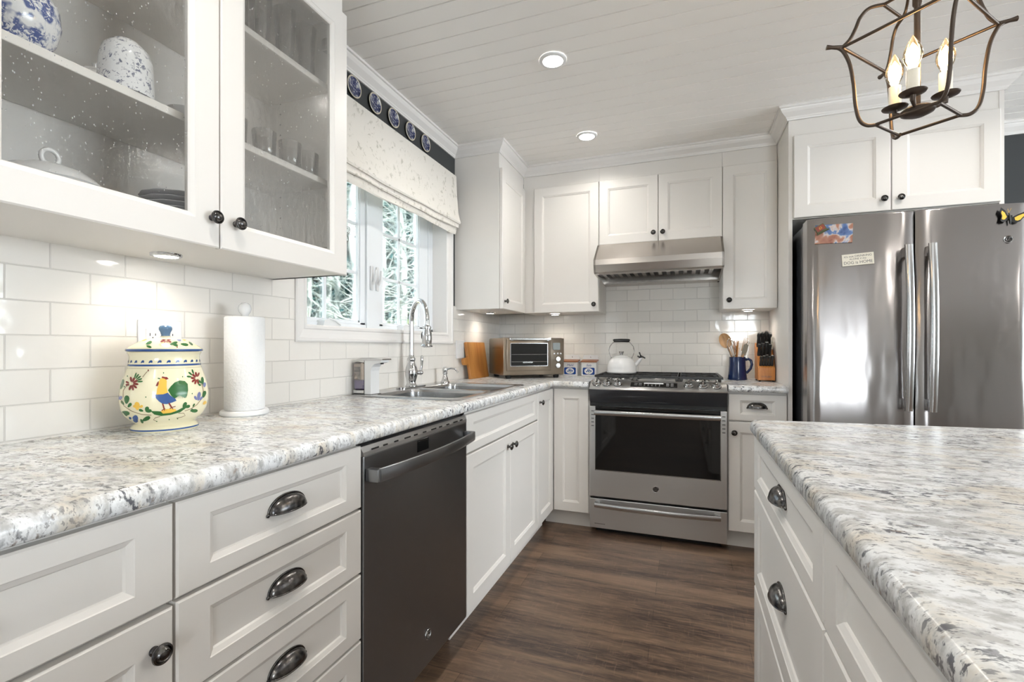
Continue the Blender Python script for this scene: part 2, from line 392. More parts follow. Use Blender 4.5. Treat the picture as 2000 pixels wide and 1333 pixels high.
def fW(x, y, z): return frame((x, y, z), NY, Z_, NX)      # faces -x, u runs to -y

# ---- cabinet fronts in a frame: u width, v height, n outward
def shaker(mb, W_, H_, t=.019, fw=.057, hole=False, fh=None):
    fh = fh or fw; df = fh - fw
    R = [(0, 0), (0, t - .003), (.003, t), (fw, t), (fw + .0015, t - .0015), (fw + .0095, t - .0055), (fw + .012, t - .009)]
    vs = []; fs = []
    for ins, d in R:
        iv = ins + (df if ins >= fw else 0); vs += [(ins, iv, d), (W_ - ins, iv, d), (W_ - ins, H_ - iv, d), (ins, H_ - iv, d)]
    for j in range(len(R) - 1):
        for i in range(4): k = (i + 1) % 4; fs.append((j * 4 + i, j * 4 + k, j * 4 + 4 + k, j * 4 + 4 + i))
    L = (len(R) - 1) * 4
    if hole:
        ins = fw + .012; b = len(vs); vs += [(ins, ins, 0), (W_ - ins, ins, 0), (W_ - ins, H_ - ins, 0), (ins, H_ - ins, 0)]
        for i in range(4): k = (i + 1) % 4; fs.append((L + i, L + k, b + k, b + i)); fs.append((i, b + i, b + k, k))
    else: fs += [(L, L + 1, L + 2, L + 3), (3, 2, 1, 0)]
    return mb.add(vs, fs)
KP = [(.0075, 0), (.0075, .002), (.0055, .004), (.005, .011), (.008, .0145), (.0145, .017), (.0158, .0195), (.0150, .022), (.0125, .0232), (.0115, .0222), (.0098, .0236), (.0082, .0262), (.0072, .0255), (.005, .0268), (.0001, .0272)]
def knob(F, u, v, n, parent):
    mb = MB(F @ Matrix.Translation((u, v, n)) ); mb.lathe(KP, 24); return mb.build('knob', M['pewter'], parent, smooth=40)
def cup_pull(F, u, v, n, parent, w=.094, h=.030, d=.024):
    mb = MB(F @ Matrix.Translation((u, v, n))); A, B = 24, 10; vs = []; fs = []
    for sh in (1.0, .93):
        for j in range(B + 1):
            b = PI / 2 * j / B
            for i in range(A + 1):
                a = PI * i / A; s_ = math.sin(a) ** .9
                vs.append((w / 2 * math.cos(a) * sh, h * s_ * math.cos(b) * sh - .010, d * s_ * math.sin(b) * sh + .0012))
    S0 = (A + 1) * (B + 1)
    for q in (0, 1):
        for j in range(B):
            for i in range(A):
                k = q * S0 + j * (A + 1) + i; f = (k, k + 1, k + A + 2, k + A + 1); fs.append(f if q else f[::-1])
    for i in range(A): k = B * (A + 1) + i; fs.append((k, k + 1, S0 + k + 1, S0 + k))
    mb.add(vs, fs)
    rim = [(w / 2 * math.cos(PI * i / A) * 1.02, (h + .001) * math.sin(PI * i / A) ** .9 - .010, .0015) for i in range(A + 1)]
    mb.tube(rim, .0021, 8); mb.tube([(w / 2 * math.cos(PI * i / A), -.010, d * math.sin(PI * i / A) ** .9 + .001) for i in range(A + 1)], .0014, 6)
    for s_ in (-1, 1): mb.ball((s_ * w / 2 * 1.03, -.0105, .002), .0045, 10, (1, 1, .7))
    return mb.build('cup_pull', M['pewter'], parent, smooth=60, fix=False)
def front(kind, F, u0, v0, u1, v1, parent, hw=None, hu=None, hv=None, fw=.057, name=None):
    mb = MB(F @ Matrix.Translation((u0, v0, 0))); shaker(mb, u1 - u0, v1 - v0, fw=fw, fh=(.034 if v1 - v0 < .18 else .048) if kind in ('drawer', 'false_front') else None)
    d = mb.build(name or kind, M['cab'], parent, smooth=None)
    if hw == 'knob': knob(F, hu, hv, .019, d)
    if hw == 'pull': cup_pull(F, hu, hv, .010, d)
    return d

# ================================================================== THE SETTING
YB = 3.468            # back wall
def wall_mesh(name, axis, p0, p1, a0, a1, z0, z1, hole, mat):
    mb = MB()
    def bx(u0, u1, w0, w1):
        if axis == 'x': mb.box((p0, u0, w0), (p1, u1, w1))
        else: mb.box((u0, p0, w0), (u1, p1, w1))
    if hole:
        h0, h1, w0, w1 = hole; bx(a0, h0, z0, z1); bx(h1, a1, z0, z1); bx(h0, h1, z0, w0); bx(h0, h1, w1, z1)
    else: bx(a0, a1, z0, z1)
    return struct(mb.build(name, mat))
WIN = (1.435, 2.575, 1.205, 1.985)
wall_mesh('wall_left', 'x', -.15, 0, -1.0, YB + .15, 0, 2.5, WIN, M['wall_dark'])
wall_mesh('wall_left', 'x', -.15, 0, -4.1, -1.0, 0, 2.5, (-3.3, -1.5, .75, 2.1), M['wall_light'])
wall_mesh('wall_back', 'y', YB, YB + .15, 0, 6.1, 0, 2.5, None, M['wall_dark'])
wall_mesh('wall_right', 'x', 6.0, 6.12, -4.1, YB + .15, 0, 2.5, (.4, 3.1, .8, 2.15), M['wall_light'])
wall_mesh('wall_front', 'y', -4.12, -4.0, 0, 6.0, 0, 2.5, (2.2, 3.5, .75, 2.1), M['wall_light'])
mb = MB(); mb.box((-.15, -4.12, -.1), (6.12, YB + .15, 0)); struct(mb.build('floor', M['floor']))
# plank ceiling with v grooves
mb = MB(); P_ = .0885; ys = 1.808 - P_ * 67; pr = []
while ys < YB + .14:
    y1 = ys + P_; pr += [(ys - .0006, CEIL + .007), (ys + .0006, CEIL + .007), (ys + .0026, CEIL), (y1 - .0026, CEIL)]; ys = y1
pr += [(ys, CEIL + .0045), (ys, CEIL + .1), (pr[0][0], CEIL + .1)]
mb.prism(pr, -.15, 6.12, 'x'); struct(mb.build('ceiling', M['ceil']))
# crown moulding round wall and cabinets
CRP = [(0, 2.315), (.007, 2.315), (.0085, 2.321), (.012, 2.325), (.0135, 2.330), (.022, 2.338), (.034, 2.349), (.041, 2.361), (.0425, 2.367), (.050, 2.369), (.050, CEIL), (0, CEIL)]
CRPATH = [(0, -3.995), (0, .368), (.303, .368), (.303, 1.286), (0, 1.286), (0, 2.698), (.303, 2.698), (.303, 3.166), (1.887, 3.166), (1.887, 2.85), (2.768, 2.85), (2.768, YB), (5.995, YB)]
mb = MB(); mb.sweep(CRPATH, CRP); struct(mb.build('trim_1', M['trim']))
# backsplash
mb = MB()
for a, b, c, d in ((-1.0, 1.377, .911, 1.379), (1.377, 2.655, .911, 1.139), (2.655, YB, .911, 1.379)): mb.box((0, a, c), (.008, b, d))
struct(mb.build('trim_2', M['tile_y']))
mb = MB(); mb.box((.008, YB - .008, .911), (.834, YB, 1.379)); mb.box((.834, YB - .008, .80), (1.592, YB, 1.66)); mb.box((1.592, YB - .008, .911), (1.887, YB, 1.379))
struct(mb.build('trim_3', M['tile_x']))
# window: casing, jamb, frame, two casements with muntins
casing = MB(); y0, y1, z0, z1 = WIN
def ring(mb, o, i, prof):
    # picture frame between outer rect o and inner rect i (y0,z0,y1,z1), prof list (t, x)
    vs = []; fs = []
    for t, x in prof:
        q = [o[k] + (i[k] - o[k]) * t for k in range(4)]
        vs += [(x, q[0], q[1]), (x, q[2], q[1]), (x, q[2], q[3]), (x, q[0], q[3])]
    for j in range(len(prof) - 1):
        for k in range(4): fs.append((j * 4 + k, j * 4 + (k + 1) % 4, j * 4 + 4 + (k + 1) % 4, j * 4 + 4 + k))
    mb.add(vs, fs)
ring(casing, (1.377, 1.139, 2.652, 2.06), (y0 + .002, z0 + .002, y1 - .002, z1 - .002), [(0, 0), (0, .014), (.08, .018), (.22, .018), (.28, .0145), (.50, .012), (.72, .0105), (.78, .0135), (.92, .0135), (1, .010), (1, -.088)])
cas = struct(casing.build('trim_4', M['trim']))
w1 = MB(); XW = -.115
w1.box((XW - .02, y0, z0), (-.088, y1, z0 + .022), .002); w1.box((XW - .02, y0, z1 - .03), (-.088, y1, z1), .002)
w1.box((XW - .02, y0, z0), (-.088, y0 + .018, z1), .002); w1.box((XW - .02, y1 - .05, z0), (-.088, y1, z1), .002)
w1.box((XW - .02, 1.925, z0), (-.082, 2.025, z1), .002)
win = struct(w1.build('window_1', M['vinyl']))
for (a, b, ga, gb, mid) in ((1.453, 1.925, 1.475, 1.888, 1.672), (2.025, 2.525, 2.070, 2.430, 2.245)):
    fr = MB(); zb, zt = z0 + .022, z1 - .03; gz0, gz1 = 1.238, 1.952
    xs = (-.112, -.094)
    for q in (((a, zb), (ga, zt)), ((gb, zb), (b, zt)), ((a, zb), (b, gz0)), ((a, gz1), (b, zt))):
        fr.box((xs[0], q[0][0], q[0][1]), (xs[1], q[1][0], q[1][1]), .002)
    for q in (((ga, gz0), (ga + .008, gz1)), ((gb - .008, gz0), (gb, gz1)), ((ga, gz0), (gb, gz0 + .008)), ((ga, gz1 - .008), (gb, gz1))):
        fr.box((-.116, q[0][0], q[0][1]), (-.100, q[1][0], q[1][1]))
    sash = fr.build('sash', M['vinyl'], win)
    mu = MB(); mu.box((-.122, mid - .008, gz0), (-.112, mid + .008, gz1), .002)
    for zz in (1.478, 1.713): mu.box((-.122, ga, zz - .008), (-.112, gb, zz + .008), .002)
    mu.build('muntin_grid', M['vinyl'], sash)
    gl = MB(); gl.box((-.1255, ga, gz0), (-.1245, gb, gz1)); gl.build('glass_pane', M['pane'], sash)
    cy = ga + .17
    cr = MB(); cr.prism([(cy - .052, z0 + .001), (cy + .052, z0 + .001), (cy + .045, z0 + .016), (cy + .022, z0 + .034), (cy - .012, z0 + .038), (cy - .042, z0 + .028)], -.094, -.052, 'x')
    cr.tube([(-.056, cy - .01, z0 + .036), (-.050, cy + .02, z0 + .030), (-.047, cy + .05, z0 + .012)], [.006, .005, .004], 8)
    cr.build('crank_handle', M['white_plastic'], win, smooth=30)
for yy in (1.955, 2.000):
    lk = MB(); lk.box((-.083, yy - .010, 1.40), (-.072, yy + .010, 1.52), .004)
    lk.tube([(-.070, yy, 1.43), (-.058, yy, 1.45), (-.055, yy + .002, 1.50)], [.007, .006, .005], 8); lk.build('sash_lock', M['white_plastic'], win, smooth=40)
# three added windows, all out of view, that let the fill lights in
for nm, ax, p, a, b, c, d in (('fill_window_2', 'y', -4.06, 2.2, 3.5, .75, 2.1), ('fill_window_3', 'x', 6.06, .4, 3.1, .8, 2.15), ('fill_window_4', 'x', -.075, -3.3, -1.5, .75, 2.1)):
    mb = MB(); n = 3 if ax == 'y' else 4
    def B(u0, u1, w0, w1):
        mb.box(*(((u0, p - .03, w0), (u1, p + .03, w1)) if ax == 'y' else ((p - .03, u0, w0), (p + .03, u1, w1))))
    B(a, b, c, c + .05); B(a, b, d - .05, d)
    for k in range(n + 1): x = a + (b - a) * k / n; x = min(max(x, a + .03), b - .03); B(x - .03, x + .03, c, d)
    o = struct(mb.build(nm, M['vinyl']))
    gm = MB()
    if ax == 'y': gm.box((a, p - .003, c), (b, p + .003, d))
    else: gm.box((p - .003, a, c), (p + .003, b, d))
    gm.build('glass_pane', M['pane'], o)
# ================================================================== UPPER CABINETS
ZU = 1.357
def shell(mb, x0, x1, y0, y1, z0, z1, open_side, t=.017):
    mb.box((x0, y0, z0), (x1, y1, z0 + t)); mb.box((x0, y0, z1 - t), (x1, y1, z1))
    if open_side == 'x':
        mb.box((x0, y0, z0), (x1, y0 + t, z1)); mb.box((x0, y1 - t, z0), (x1, y1, z1)); mb.box((x0, y0, z0), (x0 + .006, y1, z1))
gc = thing('glass_front_cabinet', 'white wall cabinet with two seeded glass doors, full of dishes, left of the window', 'cabinet', (0, .828, ZU))
mb = MB(); shell(mb, .001, .303, .370, 1.284, ZU, 2.222, 'x'); mb.box((.001, .370, 2.222), (.303, 1.284, 2.316))
mb.mat(1)
for yy in (1.2668,):
    for xx in (.055, .262):
        for k in range(22): mb.box((xx - .0025, yy - .0006, 1.42 + k * .036), (xx + .0025, yy + .0002, 1.425 + k * .036))
mb.build('body', [M['cab'], M['black']], gc)
for zz in (1.648, 1.962):
    s_ = MB(); s_.box((.008, .388, zz), (.272, 1.2655, zz + .018), .0015); s_.build('shelf', M['cab_in'], gc)
F = fE(.305, 0, 0)
for a, b, k in ((.372, .827, .806), (.8305, 1.284, .869)):
    mb = MB(F @ Matrix.Translation((a, ZU - .001, 0))); shaker(mb, b - a, 2.217 - ZU, fw=.060, hole=True)
    d = mb.build('door', M['cab'], gc); knob(F, k, 1.424, .019, d)
    p = MB(); p.box((.3115, a + .066, ZU + .066), (.3145, b - .066, 2.15)); p.build('glass_pane', M['seeded'], d)
for zz in (1.425, 2.105):
    h = MB(); h.box((.262, 1.235, zz - .020), (.303, 1.2665, zz + .020), .003); h.cyl((.285, 1.236, zz), (.285, 1.226, zz), .012, n=14); h.build('hinge', M['steelknob'], gc)
cc = thing('corner_wall_cabinet', 'tall white wall cabinet right beside the window, door facing the sink run', 'cabinet', (0, 2.93, ZU))
mb = MB(); mb.box((.001, 2.698, ZU), (.303, 3.166, 2.316)); mb.build('body', M['cab'], cc)
front('door', F, 2.704, ZU, 3.145, 2.222, cc, 'knob', 2.742, 1.405)
FB = fS(0, 3.166, 0)
def upper(nm, label, x0, x1, z0, doors, kn, fill=None, zc=None):
    c = thing(nm, label, 'cabinet', ((x0 + x1) / 2, YB, z0)); mb = MB()
    mb.box((x0, 3.168, z0 + .002), (x1, YB - .001, 2.316)); mb.build('body', M['cab'], c)
    for (a, b), (ku, kv) in zip(doors, kn): front('door', FB, a, z0, b, 2.222, c, 'knob', ku, kv)
    return c
upper('wall_cabinet', 'single door white wall cabinet between the corner filler and the range hood', .304, .837, ZU, [(.388, .8355)], [(.806, 1.405)])
upper('over_hood_cabinet', 'short white two door wall cabinet directly above the steel hood', .838, 1.5885, 1.797, [(.8395, 1.2125), (1.2155, 1.5875)], [(1.185, 1.850), (1.242, 1.850)])
upper('wall_cabinet', 'narrow white wall cabinet between the range hood and the refrigerator', 1.5895, 1.886, ZU - .006, [(1.591, 1.885)], [(1.625, 1.405)])
fc = thing('refrigerator_cabinet', 'deep white cabinet surround with two doors above the refrigerator', 'cabinet', (2.33, YB, 0))
mb = MB(); mb.box((1.888, 2.85, 0), (1.906, YB - .001, 2.316)); mb.box((2.75, 2.85, 0), (2.768, YB - .001, 2.316)); mb.box((1.906, 2.852, 1.792), (2.75, YB - .001, 2.316)); mb.build('body', M['cab'], fc)
FF = fS(0, 2.85, 0)
front('door', FF, 1.910, 1.795, 2.3285, 2.228, fc, 'knob', 2.296, 1.852, fw=.062)
front('door', FF, 2.3315, 1.795, 2.748, 2.228, fc, 'knob', 2.364, 1.852, fw=.062)
# ================================================================== BASE CABINETS
F = fE(.583, 0, 0)
def base_left(nm, label, y0, y1):
    c = thing(nm, label, 'cabinet', (0, (y0 + y1) / 2, 0)); mb = MB()
    mb.box((.009, y0, .10), (.582, y1, .875)) if nm != 'sink_base_cabinet' else (mb.box((.009, y0, .10), (.582, y1, .64)), mb.box((.564, y0, .64), (.582, y1, .875)), mb.box((.009, y0, .64), (.582, y0 + .017, .875)), mb.box((.009, y1 - .017, .64), (.582, y1, .875)))
    mb.box((.40, y0, 0), (.530, y1, .10)); mb.build('body', M['cab'], c); return c
c = base_left('base_cabinet', 'white base cabinet nearest the viewer with a wide drawer over doors', -.02, .5295)
front('drawer', F, -.018, .711, .5275, .867, c, 'pull', .262, .788)
front('door', F, .257, .105, .5275, .702, c, 'knob', .497, .648)
front('door', F, -.018, .105, .254, .702, c, 'knob', .010, .648)
c = base_left('drawer_cabinet', 'white base cabinet with a bank of four cup-pull drawers left of the dishwasher', .5305, .9995)
for a, b in ((.711, .867), (.546, .705), (.378, .540), (.105, .372)): front('drawer', F, .5325, a, .9975, b, c, 'pull', .766, (a + b) / 2 + .004)
c = base_left('sink_base_cabinet', 'white sink base cabinet with false drawer front over two doors, right of the dishwasher', 1.6155, 2.5335)
front('false_front', F, 1.6175, .716, 2.5315, .862, c)
front('door', F, 1.6175, .105, 2.0865, .709, c, 'knob', 2.054, .658)
front('door', F, 2.0895, .105, 2.5315, .709, c, 'knob', 2.122, .658)
c = base_left('base_cabinet', 'narrow full-height door base cabinet between sink base and the corner', 2.5345, 2.862)
front('door', F, 2.5365, .105, 2.860, .862, c, 'knob', 2.572, .806)
FB = fS(0, 2.884, 0)
def base_back(nm, label, x0, x1):
    c = thing(nm, label, 'cabinet', ((x0 + x1) / 2, YB, 0)); mb = MB(); mb.box((x0, 2.885, .10), (x1, YB - .009, .875)); mb.box((x0, 2.935, 0), (x1, 3.1, .10)); mb.build('body', M['cab'], c); return c
c = base_back('base_cabinet', 'slim white pull-out cabinet in the corner, left of the range', .532, .828)
front('door', FB, .604, .105, .822, .862, c)
c = base_back('base_cabinet', 'white drawer-over-door base cabinet between the range and the refrigerator', 1.5965, 1.886)
front('drawer', FB, 1.600, .716, 1.884, .862, c, 'pull', 1.742, .797)
front('door', FB, 1.600, .105, 1.884, .709, c, 'knob', 1.628, .650)
# ================================================================== ISLAND
FI = fW(1.576, 0, 0)
isl = thing('kitchen_island', 'white island base with cup-pull drawers, right foreground', 'island', (1.98, .15, 0))
mb = MB(); mb.box((1.577, -1.15, .09), (2.42, 1.49, .875)); mb.box((1.64, -1.10, 0), (2.36, 1.43, .09)); mb.build('body', M['cab'], isl)
for y0, y1 in ((.781, 1.489), (.05, .777), (-.68, .046)):
    for a, b in ((.724, .870), (.455, .718), (.100, .449)): front('drawer', FI, -y1, a, -y0, b, isl, 'pull', -(y0 + y1) / 2, (a + b) / 2 + .006)
# worktops
EP = [(-.02, .876), (.006, .876), (.011, .878), (.0145, .883), (.015, .890), (.0148, .898), (.0125, .905), (.0075, .9095), (0, .911), (-.02, .911)]
def slab(mb, x0, y0, x1, y1): mb.add([(x0, y0, .911), (x1, y0, .911), (x1, y1, .911), (x0, y1, .911), (x0, y0, .876), (x1, y0, .876), (x1, y1, .876), (x0, y1, .876)], [(0, 1, 2, 3), (7, 6, 5, 4)])
mb = MB(); XE, YE = .600, 2.845; SH = (1.675, 2.425, .105, .535)
slab(mb, .008, -1.0, XE, SH[0]); slab(mb, .008, SH[1], XE, YB - .008); slab(mb, .008, SH[0], SH[2], SH[1]); slab(mb, SH[3], SH[0], XE, SH[1]); slab(mb, XE, YE, .829, YB - .008)
mb.add([(a, b, c_) for c_ in (.911, .876) for a, b in ((SH[2], SH[0]), (SH[3], SH[0]), (SH[3], SH[1]), (SH[2], SH[1]))], [(0, 1, 5, 4), (1, 2, 6, 5), (2, 3, 7, 6), (3, 0, 4, 7)])
mb.sweep([(XE, -1.0), (XE, YE), (.829, YE)], [p for p in EP if p[0] > -.01], cap=False)
mb.add([(.829, YE - .0, .876), (.829, YB - .008, .876), (.829, YB - .008, .911), (.829, YE, .911)], [(0, 1, 2, 3)]); mb.add([(.008, -1, .876), (XE, -1, .876), (XE, -1, .911), (.008, -1, .911)], [(0, 1, 2, 3)])
ct = mb.build('countertop', M['granite'], smooth=50, fix=False); tag(ct, 'long L-shaped speckled stone-look counter under the window', 'countertop')
mb = MB(); slab(mb, 1.598, YE, 1.886, YB - .008); mb.sweep([(1.598, YE), (1.886, YE)], [p for p in EP if p[0] > -.01])
mb.add([(1.598, YE, .876), (1.598, YB - .008, .876), (1.598, YB - .008, .911), (1.598, YE, .911)], [(0, 1, 2, 3)])
tag(mb.build('countertop', M['granite'], smooth=50, fix=False), 'short speckled counter piece between range and refrigerator, under the knife block', 'countertop')
mb = MB(); IX = 1.562
mb.add([(IX, -1.2, .911), (2.47, -1.2, .911), (2.47, 1.590, .911), (IX + .02, 1.510, .911), (IX, 1.490, .911)], [(0, 1, 2, 3, 4)])
mb.add([(IX, -1.2, .876), (2.47, -1.2, .876), (2.47, 1.590, .876), (IX + .02, 1.510, .876), (IX, 1.490, .876)], [(4, 3, 2, 1, 0)])
mb.sweep([(2.47, 1.590), (IX + .02, 1.510), (IX + .006, 1.506), (IX, 1.490), (IX, -1.2), (2.47, -1.2)], [p for p in EP if p[0] > -.01], closed=True)
tag(mb.build('island_countertop', M['granite'], smooth=50, fix=False), 'large speckled stone-look island top with rounded edge, right foreground', 'countertop')
# ================================================================== APPLIANCES
def badge(F, u, v, n, r, parent, name='badge'):
    mb = MB(F @ Matrix.Translation((u, v, n))); mb.mat(0); mb.lathe([(r, 0), (r, .002), (r * .94, .0032), (r * .86, .0026), (r * .84, .0015), (.0001, .0015)], 28); mb.mat(1); mb.lathe([(r * .80, .0016), (.0001, .0018)], 28)
    mb.mat(0)
    T = mb.M
    def sw(pts, rr): mb.tube([(x * r, y * r, .0024) for x, y in pts], rr * r, 6)
    # interlaced script capitals in the medallion
    sw([(-.05, .38), (-.22, .48), (-.42, .38), (-.48, .10), (-.40, -.22), (-.20, -.30), (-.06, -.12), (-.10, .10), (-.26, .04)], .05)
    sw([(-.06, -.12), (-.12, -.42), (-.30, -.48), (-.40, -.36)], .045)
    sw([(.46, .34), (.30, .48), (.12, .36), (.16, .14), (.32, .06), (.14, .02), (.06, -.20), (.18, -.40), (.38, -.38), (.50, -.20)], .05)
    for k in range(4):
        a = PI / 4 + k * PI / 2; sw([(.66 * math.cos(a - .35), .66 * math.sin(a - .35)), (.72 * math.cos(a), .72 * math.sin(a)), (.62 * math.cos(a + .35), .62 * math.sin(a + .35)), (.50 * math.cos(a + .2), .50 * math.sin(a + .2))], .035)
    return mb.build(name, [M['chrome'], M['black']], parent, smooth=40)
def bow(mb, L, out, h, th, n=24, rise=.5):
    # bowed flat bar along u, centred, in local frame: ends at n=out*rise, middle at n=out
    pts = []
    for i in range(n + 1):
        s = -1 + 2 * i / n; pts.append((s * L / 2, 0, out * (rise + (1 - rise) * (1 - s * s))))
    vs = []; fs = []; K = 12
    for i, p in enumerate(pts):
        for k in range(K):
            a = 2 * PI * k / K; ca, sa = math.cos(a), math.sin(a)
            vs.append((p[0], h / 2 * math.copysign(abs(ca) ** .7, ca), p[2] + th / 2 * math.copysign(abs(sa) ** .8, sa)))
    for i in range(n):
        for k in range(K): fs.append((i * K + k, i * K + (k + 1) % K, (i + 1) * K + (k + 1) % K, (i + 1) * K + k))
    fs += [tuple(range(K))[::-1], tuple(range(n * K, n * K + K))]; mb.add(vs, fs)
# ---- dishwasher
dw = thing('dishwasher', 'dark stainless dishwasher with bowed bar handle, under the counter between drawers and sink base', 'dishwasher', (0, 1.308, 0))
mb = MB(); mb.box((.02, 1.004, .09), (.575, 1.611, .868)); mb.box((.40, 1.004, 0), (.52, 1.611, .09)); mb.build('body', M['black'], dw)
F = fE(.577, 0, 0); mb = MB(F); mb.box((1.004, .105, 0), (1.611, .838, .026), .003); door = mb.build('door', M['dw'], dw)
mb = MB(F); mb.prism([(.838, 0), (.838, .026), (.848, .0245), (.862, .016), (.862, 0)], 1.004, 1.611, 'x', Matrix(((1, 0, 0, 0), (0, 1, 0, 0), (0, 0, 1, 0), (0, 0, 0, 1)))); mb.build('control_strip', M['steel'], door)
for k in range(11):
    u = 1.04 + k * .052; mb = MB(F); mb.box((u, .849, .0235), (u + (.018 if k % 3 else .030), .853, .0255)); mb.build('touch_button', M['black'], door)
mb = MB(F); mb.box((1.262, .795, .0255), (1.330, .832, .0268), .001); mb.build('display_window', M['bglass'], door)
mb = MB(F @ Matrix.Translation((1.3075, .790, .026))); bow(mb, .575, .058, .036, .013, rise=.62)
for s in (-1, 1): mb.box((s * .286 - .012, -.017, 0), (s * .286 + .012, .017, .040), .004)
mb.build('handle', M['dw'], door, smooth=40)
badge(F, 1.325, .203, .026, .0165, door)
# ---- range
XL, XR, YF = .8345, 1.5925, 2.840
rg = thing('range', 'stainless slide-in gas range with black oven window and the white kettle on top', 'range', ((XL + XR) / 2, 3.1, 0))
mb = MB(); mb.box((XL, YF + .04, .04), (XR, YB - .012, .905)); mb.box((XL + .03, 2.90, 0), (XR - .03, 3.40, .04)); mb.build('body', M['black'], rg)
F = fS(0, YF + .038, 0)
# dark apron with curved lower lip
mb = MB(); vs = []; fs = []; N = 24
for i in range(N + 1):
    s = -1 + 2 * i / N; x = (XL + XR) / 2 + s * (XR - XL) / 2; b = .034 * (1 - s * s)
    for y, z in ((YF + .045, .788), (YF + .012, .788), (YF + .006, .800), (YF - .002 - b * .25, .830 - b * .5), (YF - .010 - b, .858), (YF - .012 - b, .868), (YF + .045, .868)): vs.append((x, y, z))
for i in range(N):
    for k in range(7): fs.append((i * 7 + k, i * 7 + (k + 1) % 7, (i + 1) * 7 + (k + 1) % 7, (i + 1) * 7 + k))
fs += [tuple(range(7)), tuple(range(N * 7, N * 7 + 7))[::-1]]; mb.add(vs, fs); mb.build('apron', M['bgloss'], rg, smooth=35)
# slanted stainless control panel
mb = MB(); vs = []; fs = []
PT = []
for i in range(N + 1):
    s = -1 + 2 * i / N; x = (XL + XR) / 2 + s * (XR - XL) / 2; b = .034 * (1 - s * s)
    for y, z in ((YF + .075, .868), (YF - .012 - b, .868), (YF - .014 - b, .874), (YF - .006 - b, .881), (YF + .052, .9185), (YF + .062, .9205), (YF + .075, .9195)): vs.append((x, y, z))
for i in range(N):
    for k in range(7): fs.append((i * 7 + k, i * 7 + (k + 1) % 7, (i + 1) * 7 + (k + 1) % 7, (i + 1) * 7 + k))
fs += [tuple(range(7)), tuple(range(N * 7, N * 7 + 7))[::-1]]; mb.add(vs, fs); cp = mb.build('control_panel', M['steel'], rg, smooth=35)
def panel_frame(x):
    s = (x - (XL + XR) / 2) / ((XR - XL) / 2); b = .034 * (1 - s * s)
    a = Vector((0, YF - .006 - b, .881)); c_ = Vector((0, YF + .052, .9185)); d = (c_ - a).normalized(); nrm = Vector((0, -d.z, d.y))
    p = a * .52 + c_ * .48; p.x = x; return frame(p, X_, d, nrm)
xc = (XL + XR) / 2
for dx in (-.340, -.278, -.214, .180, .254, .325):
    Fk = panel_frame(xc + dx); mb = MB(Fk); mb.lathe([(.0235, 0), (.0235, .003), (.0215, .004), (.0205, .018), (.0185, .0215), (.0001, .022)], 26); mb.box((-.0045, -.020, .018), (.0045, .020, .034), .003)
    kb = mb.build('control_knob', M['steelknob'], rg, smooth=40)
    mb = MB(Fk); mb.lathe([(.0262, .0002), (.0262, .0014), (.0236, .0018)], 26); mb.build('knob_ring', M['black'], kb, smooth=40)
Fk = panel_frame(xc); mb = MB(Fk); mb.box((-.138, -.024, -.002), (.120, .026, .0046), .002); dp = mb.build('display_panel', M['bglass'], rg)
mb = MB(Fk); mb.mat(0)
for i in range(4):
    for j in range(2): mb.box((-.118 + i % 2 * .026, -.012 + j * .018, .0046), (-.100 + i % 2 * .026, -.006 + j * .018, .0052))
for i in range(5):
    for j in range(2): mb.box((-.062 + i * .021, -.018 + j * .014, .0046), (-.058 + i * .021, -.013 + j * .014, .0052))
for i in range(2):
    for j in range(3): mb.box((.060 + i * .024, -.016 + j * .014, .0046), (.076 + i * .024, -.012 + j * .014, .0052))
mb.mat(1); mb.box((-.064, .008, .0046), (.044, .020, .0050)); mb.build('buttons', [M['lightgrey'], M['display']], dp)
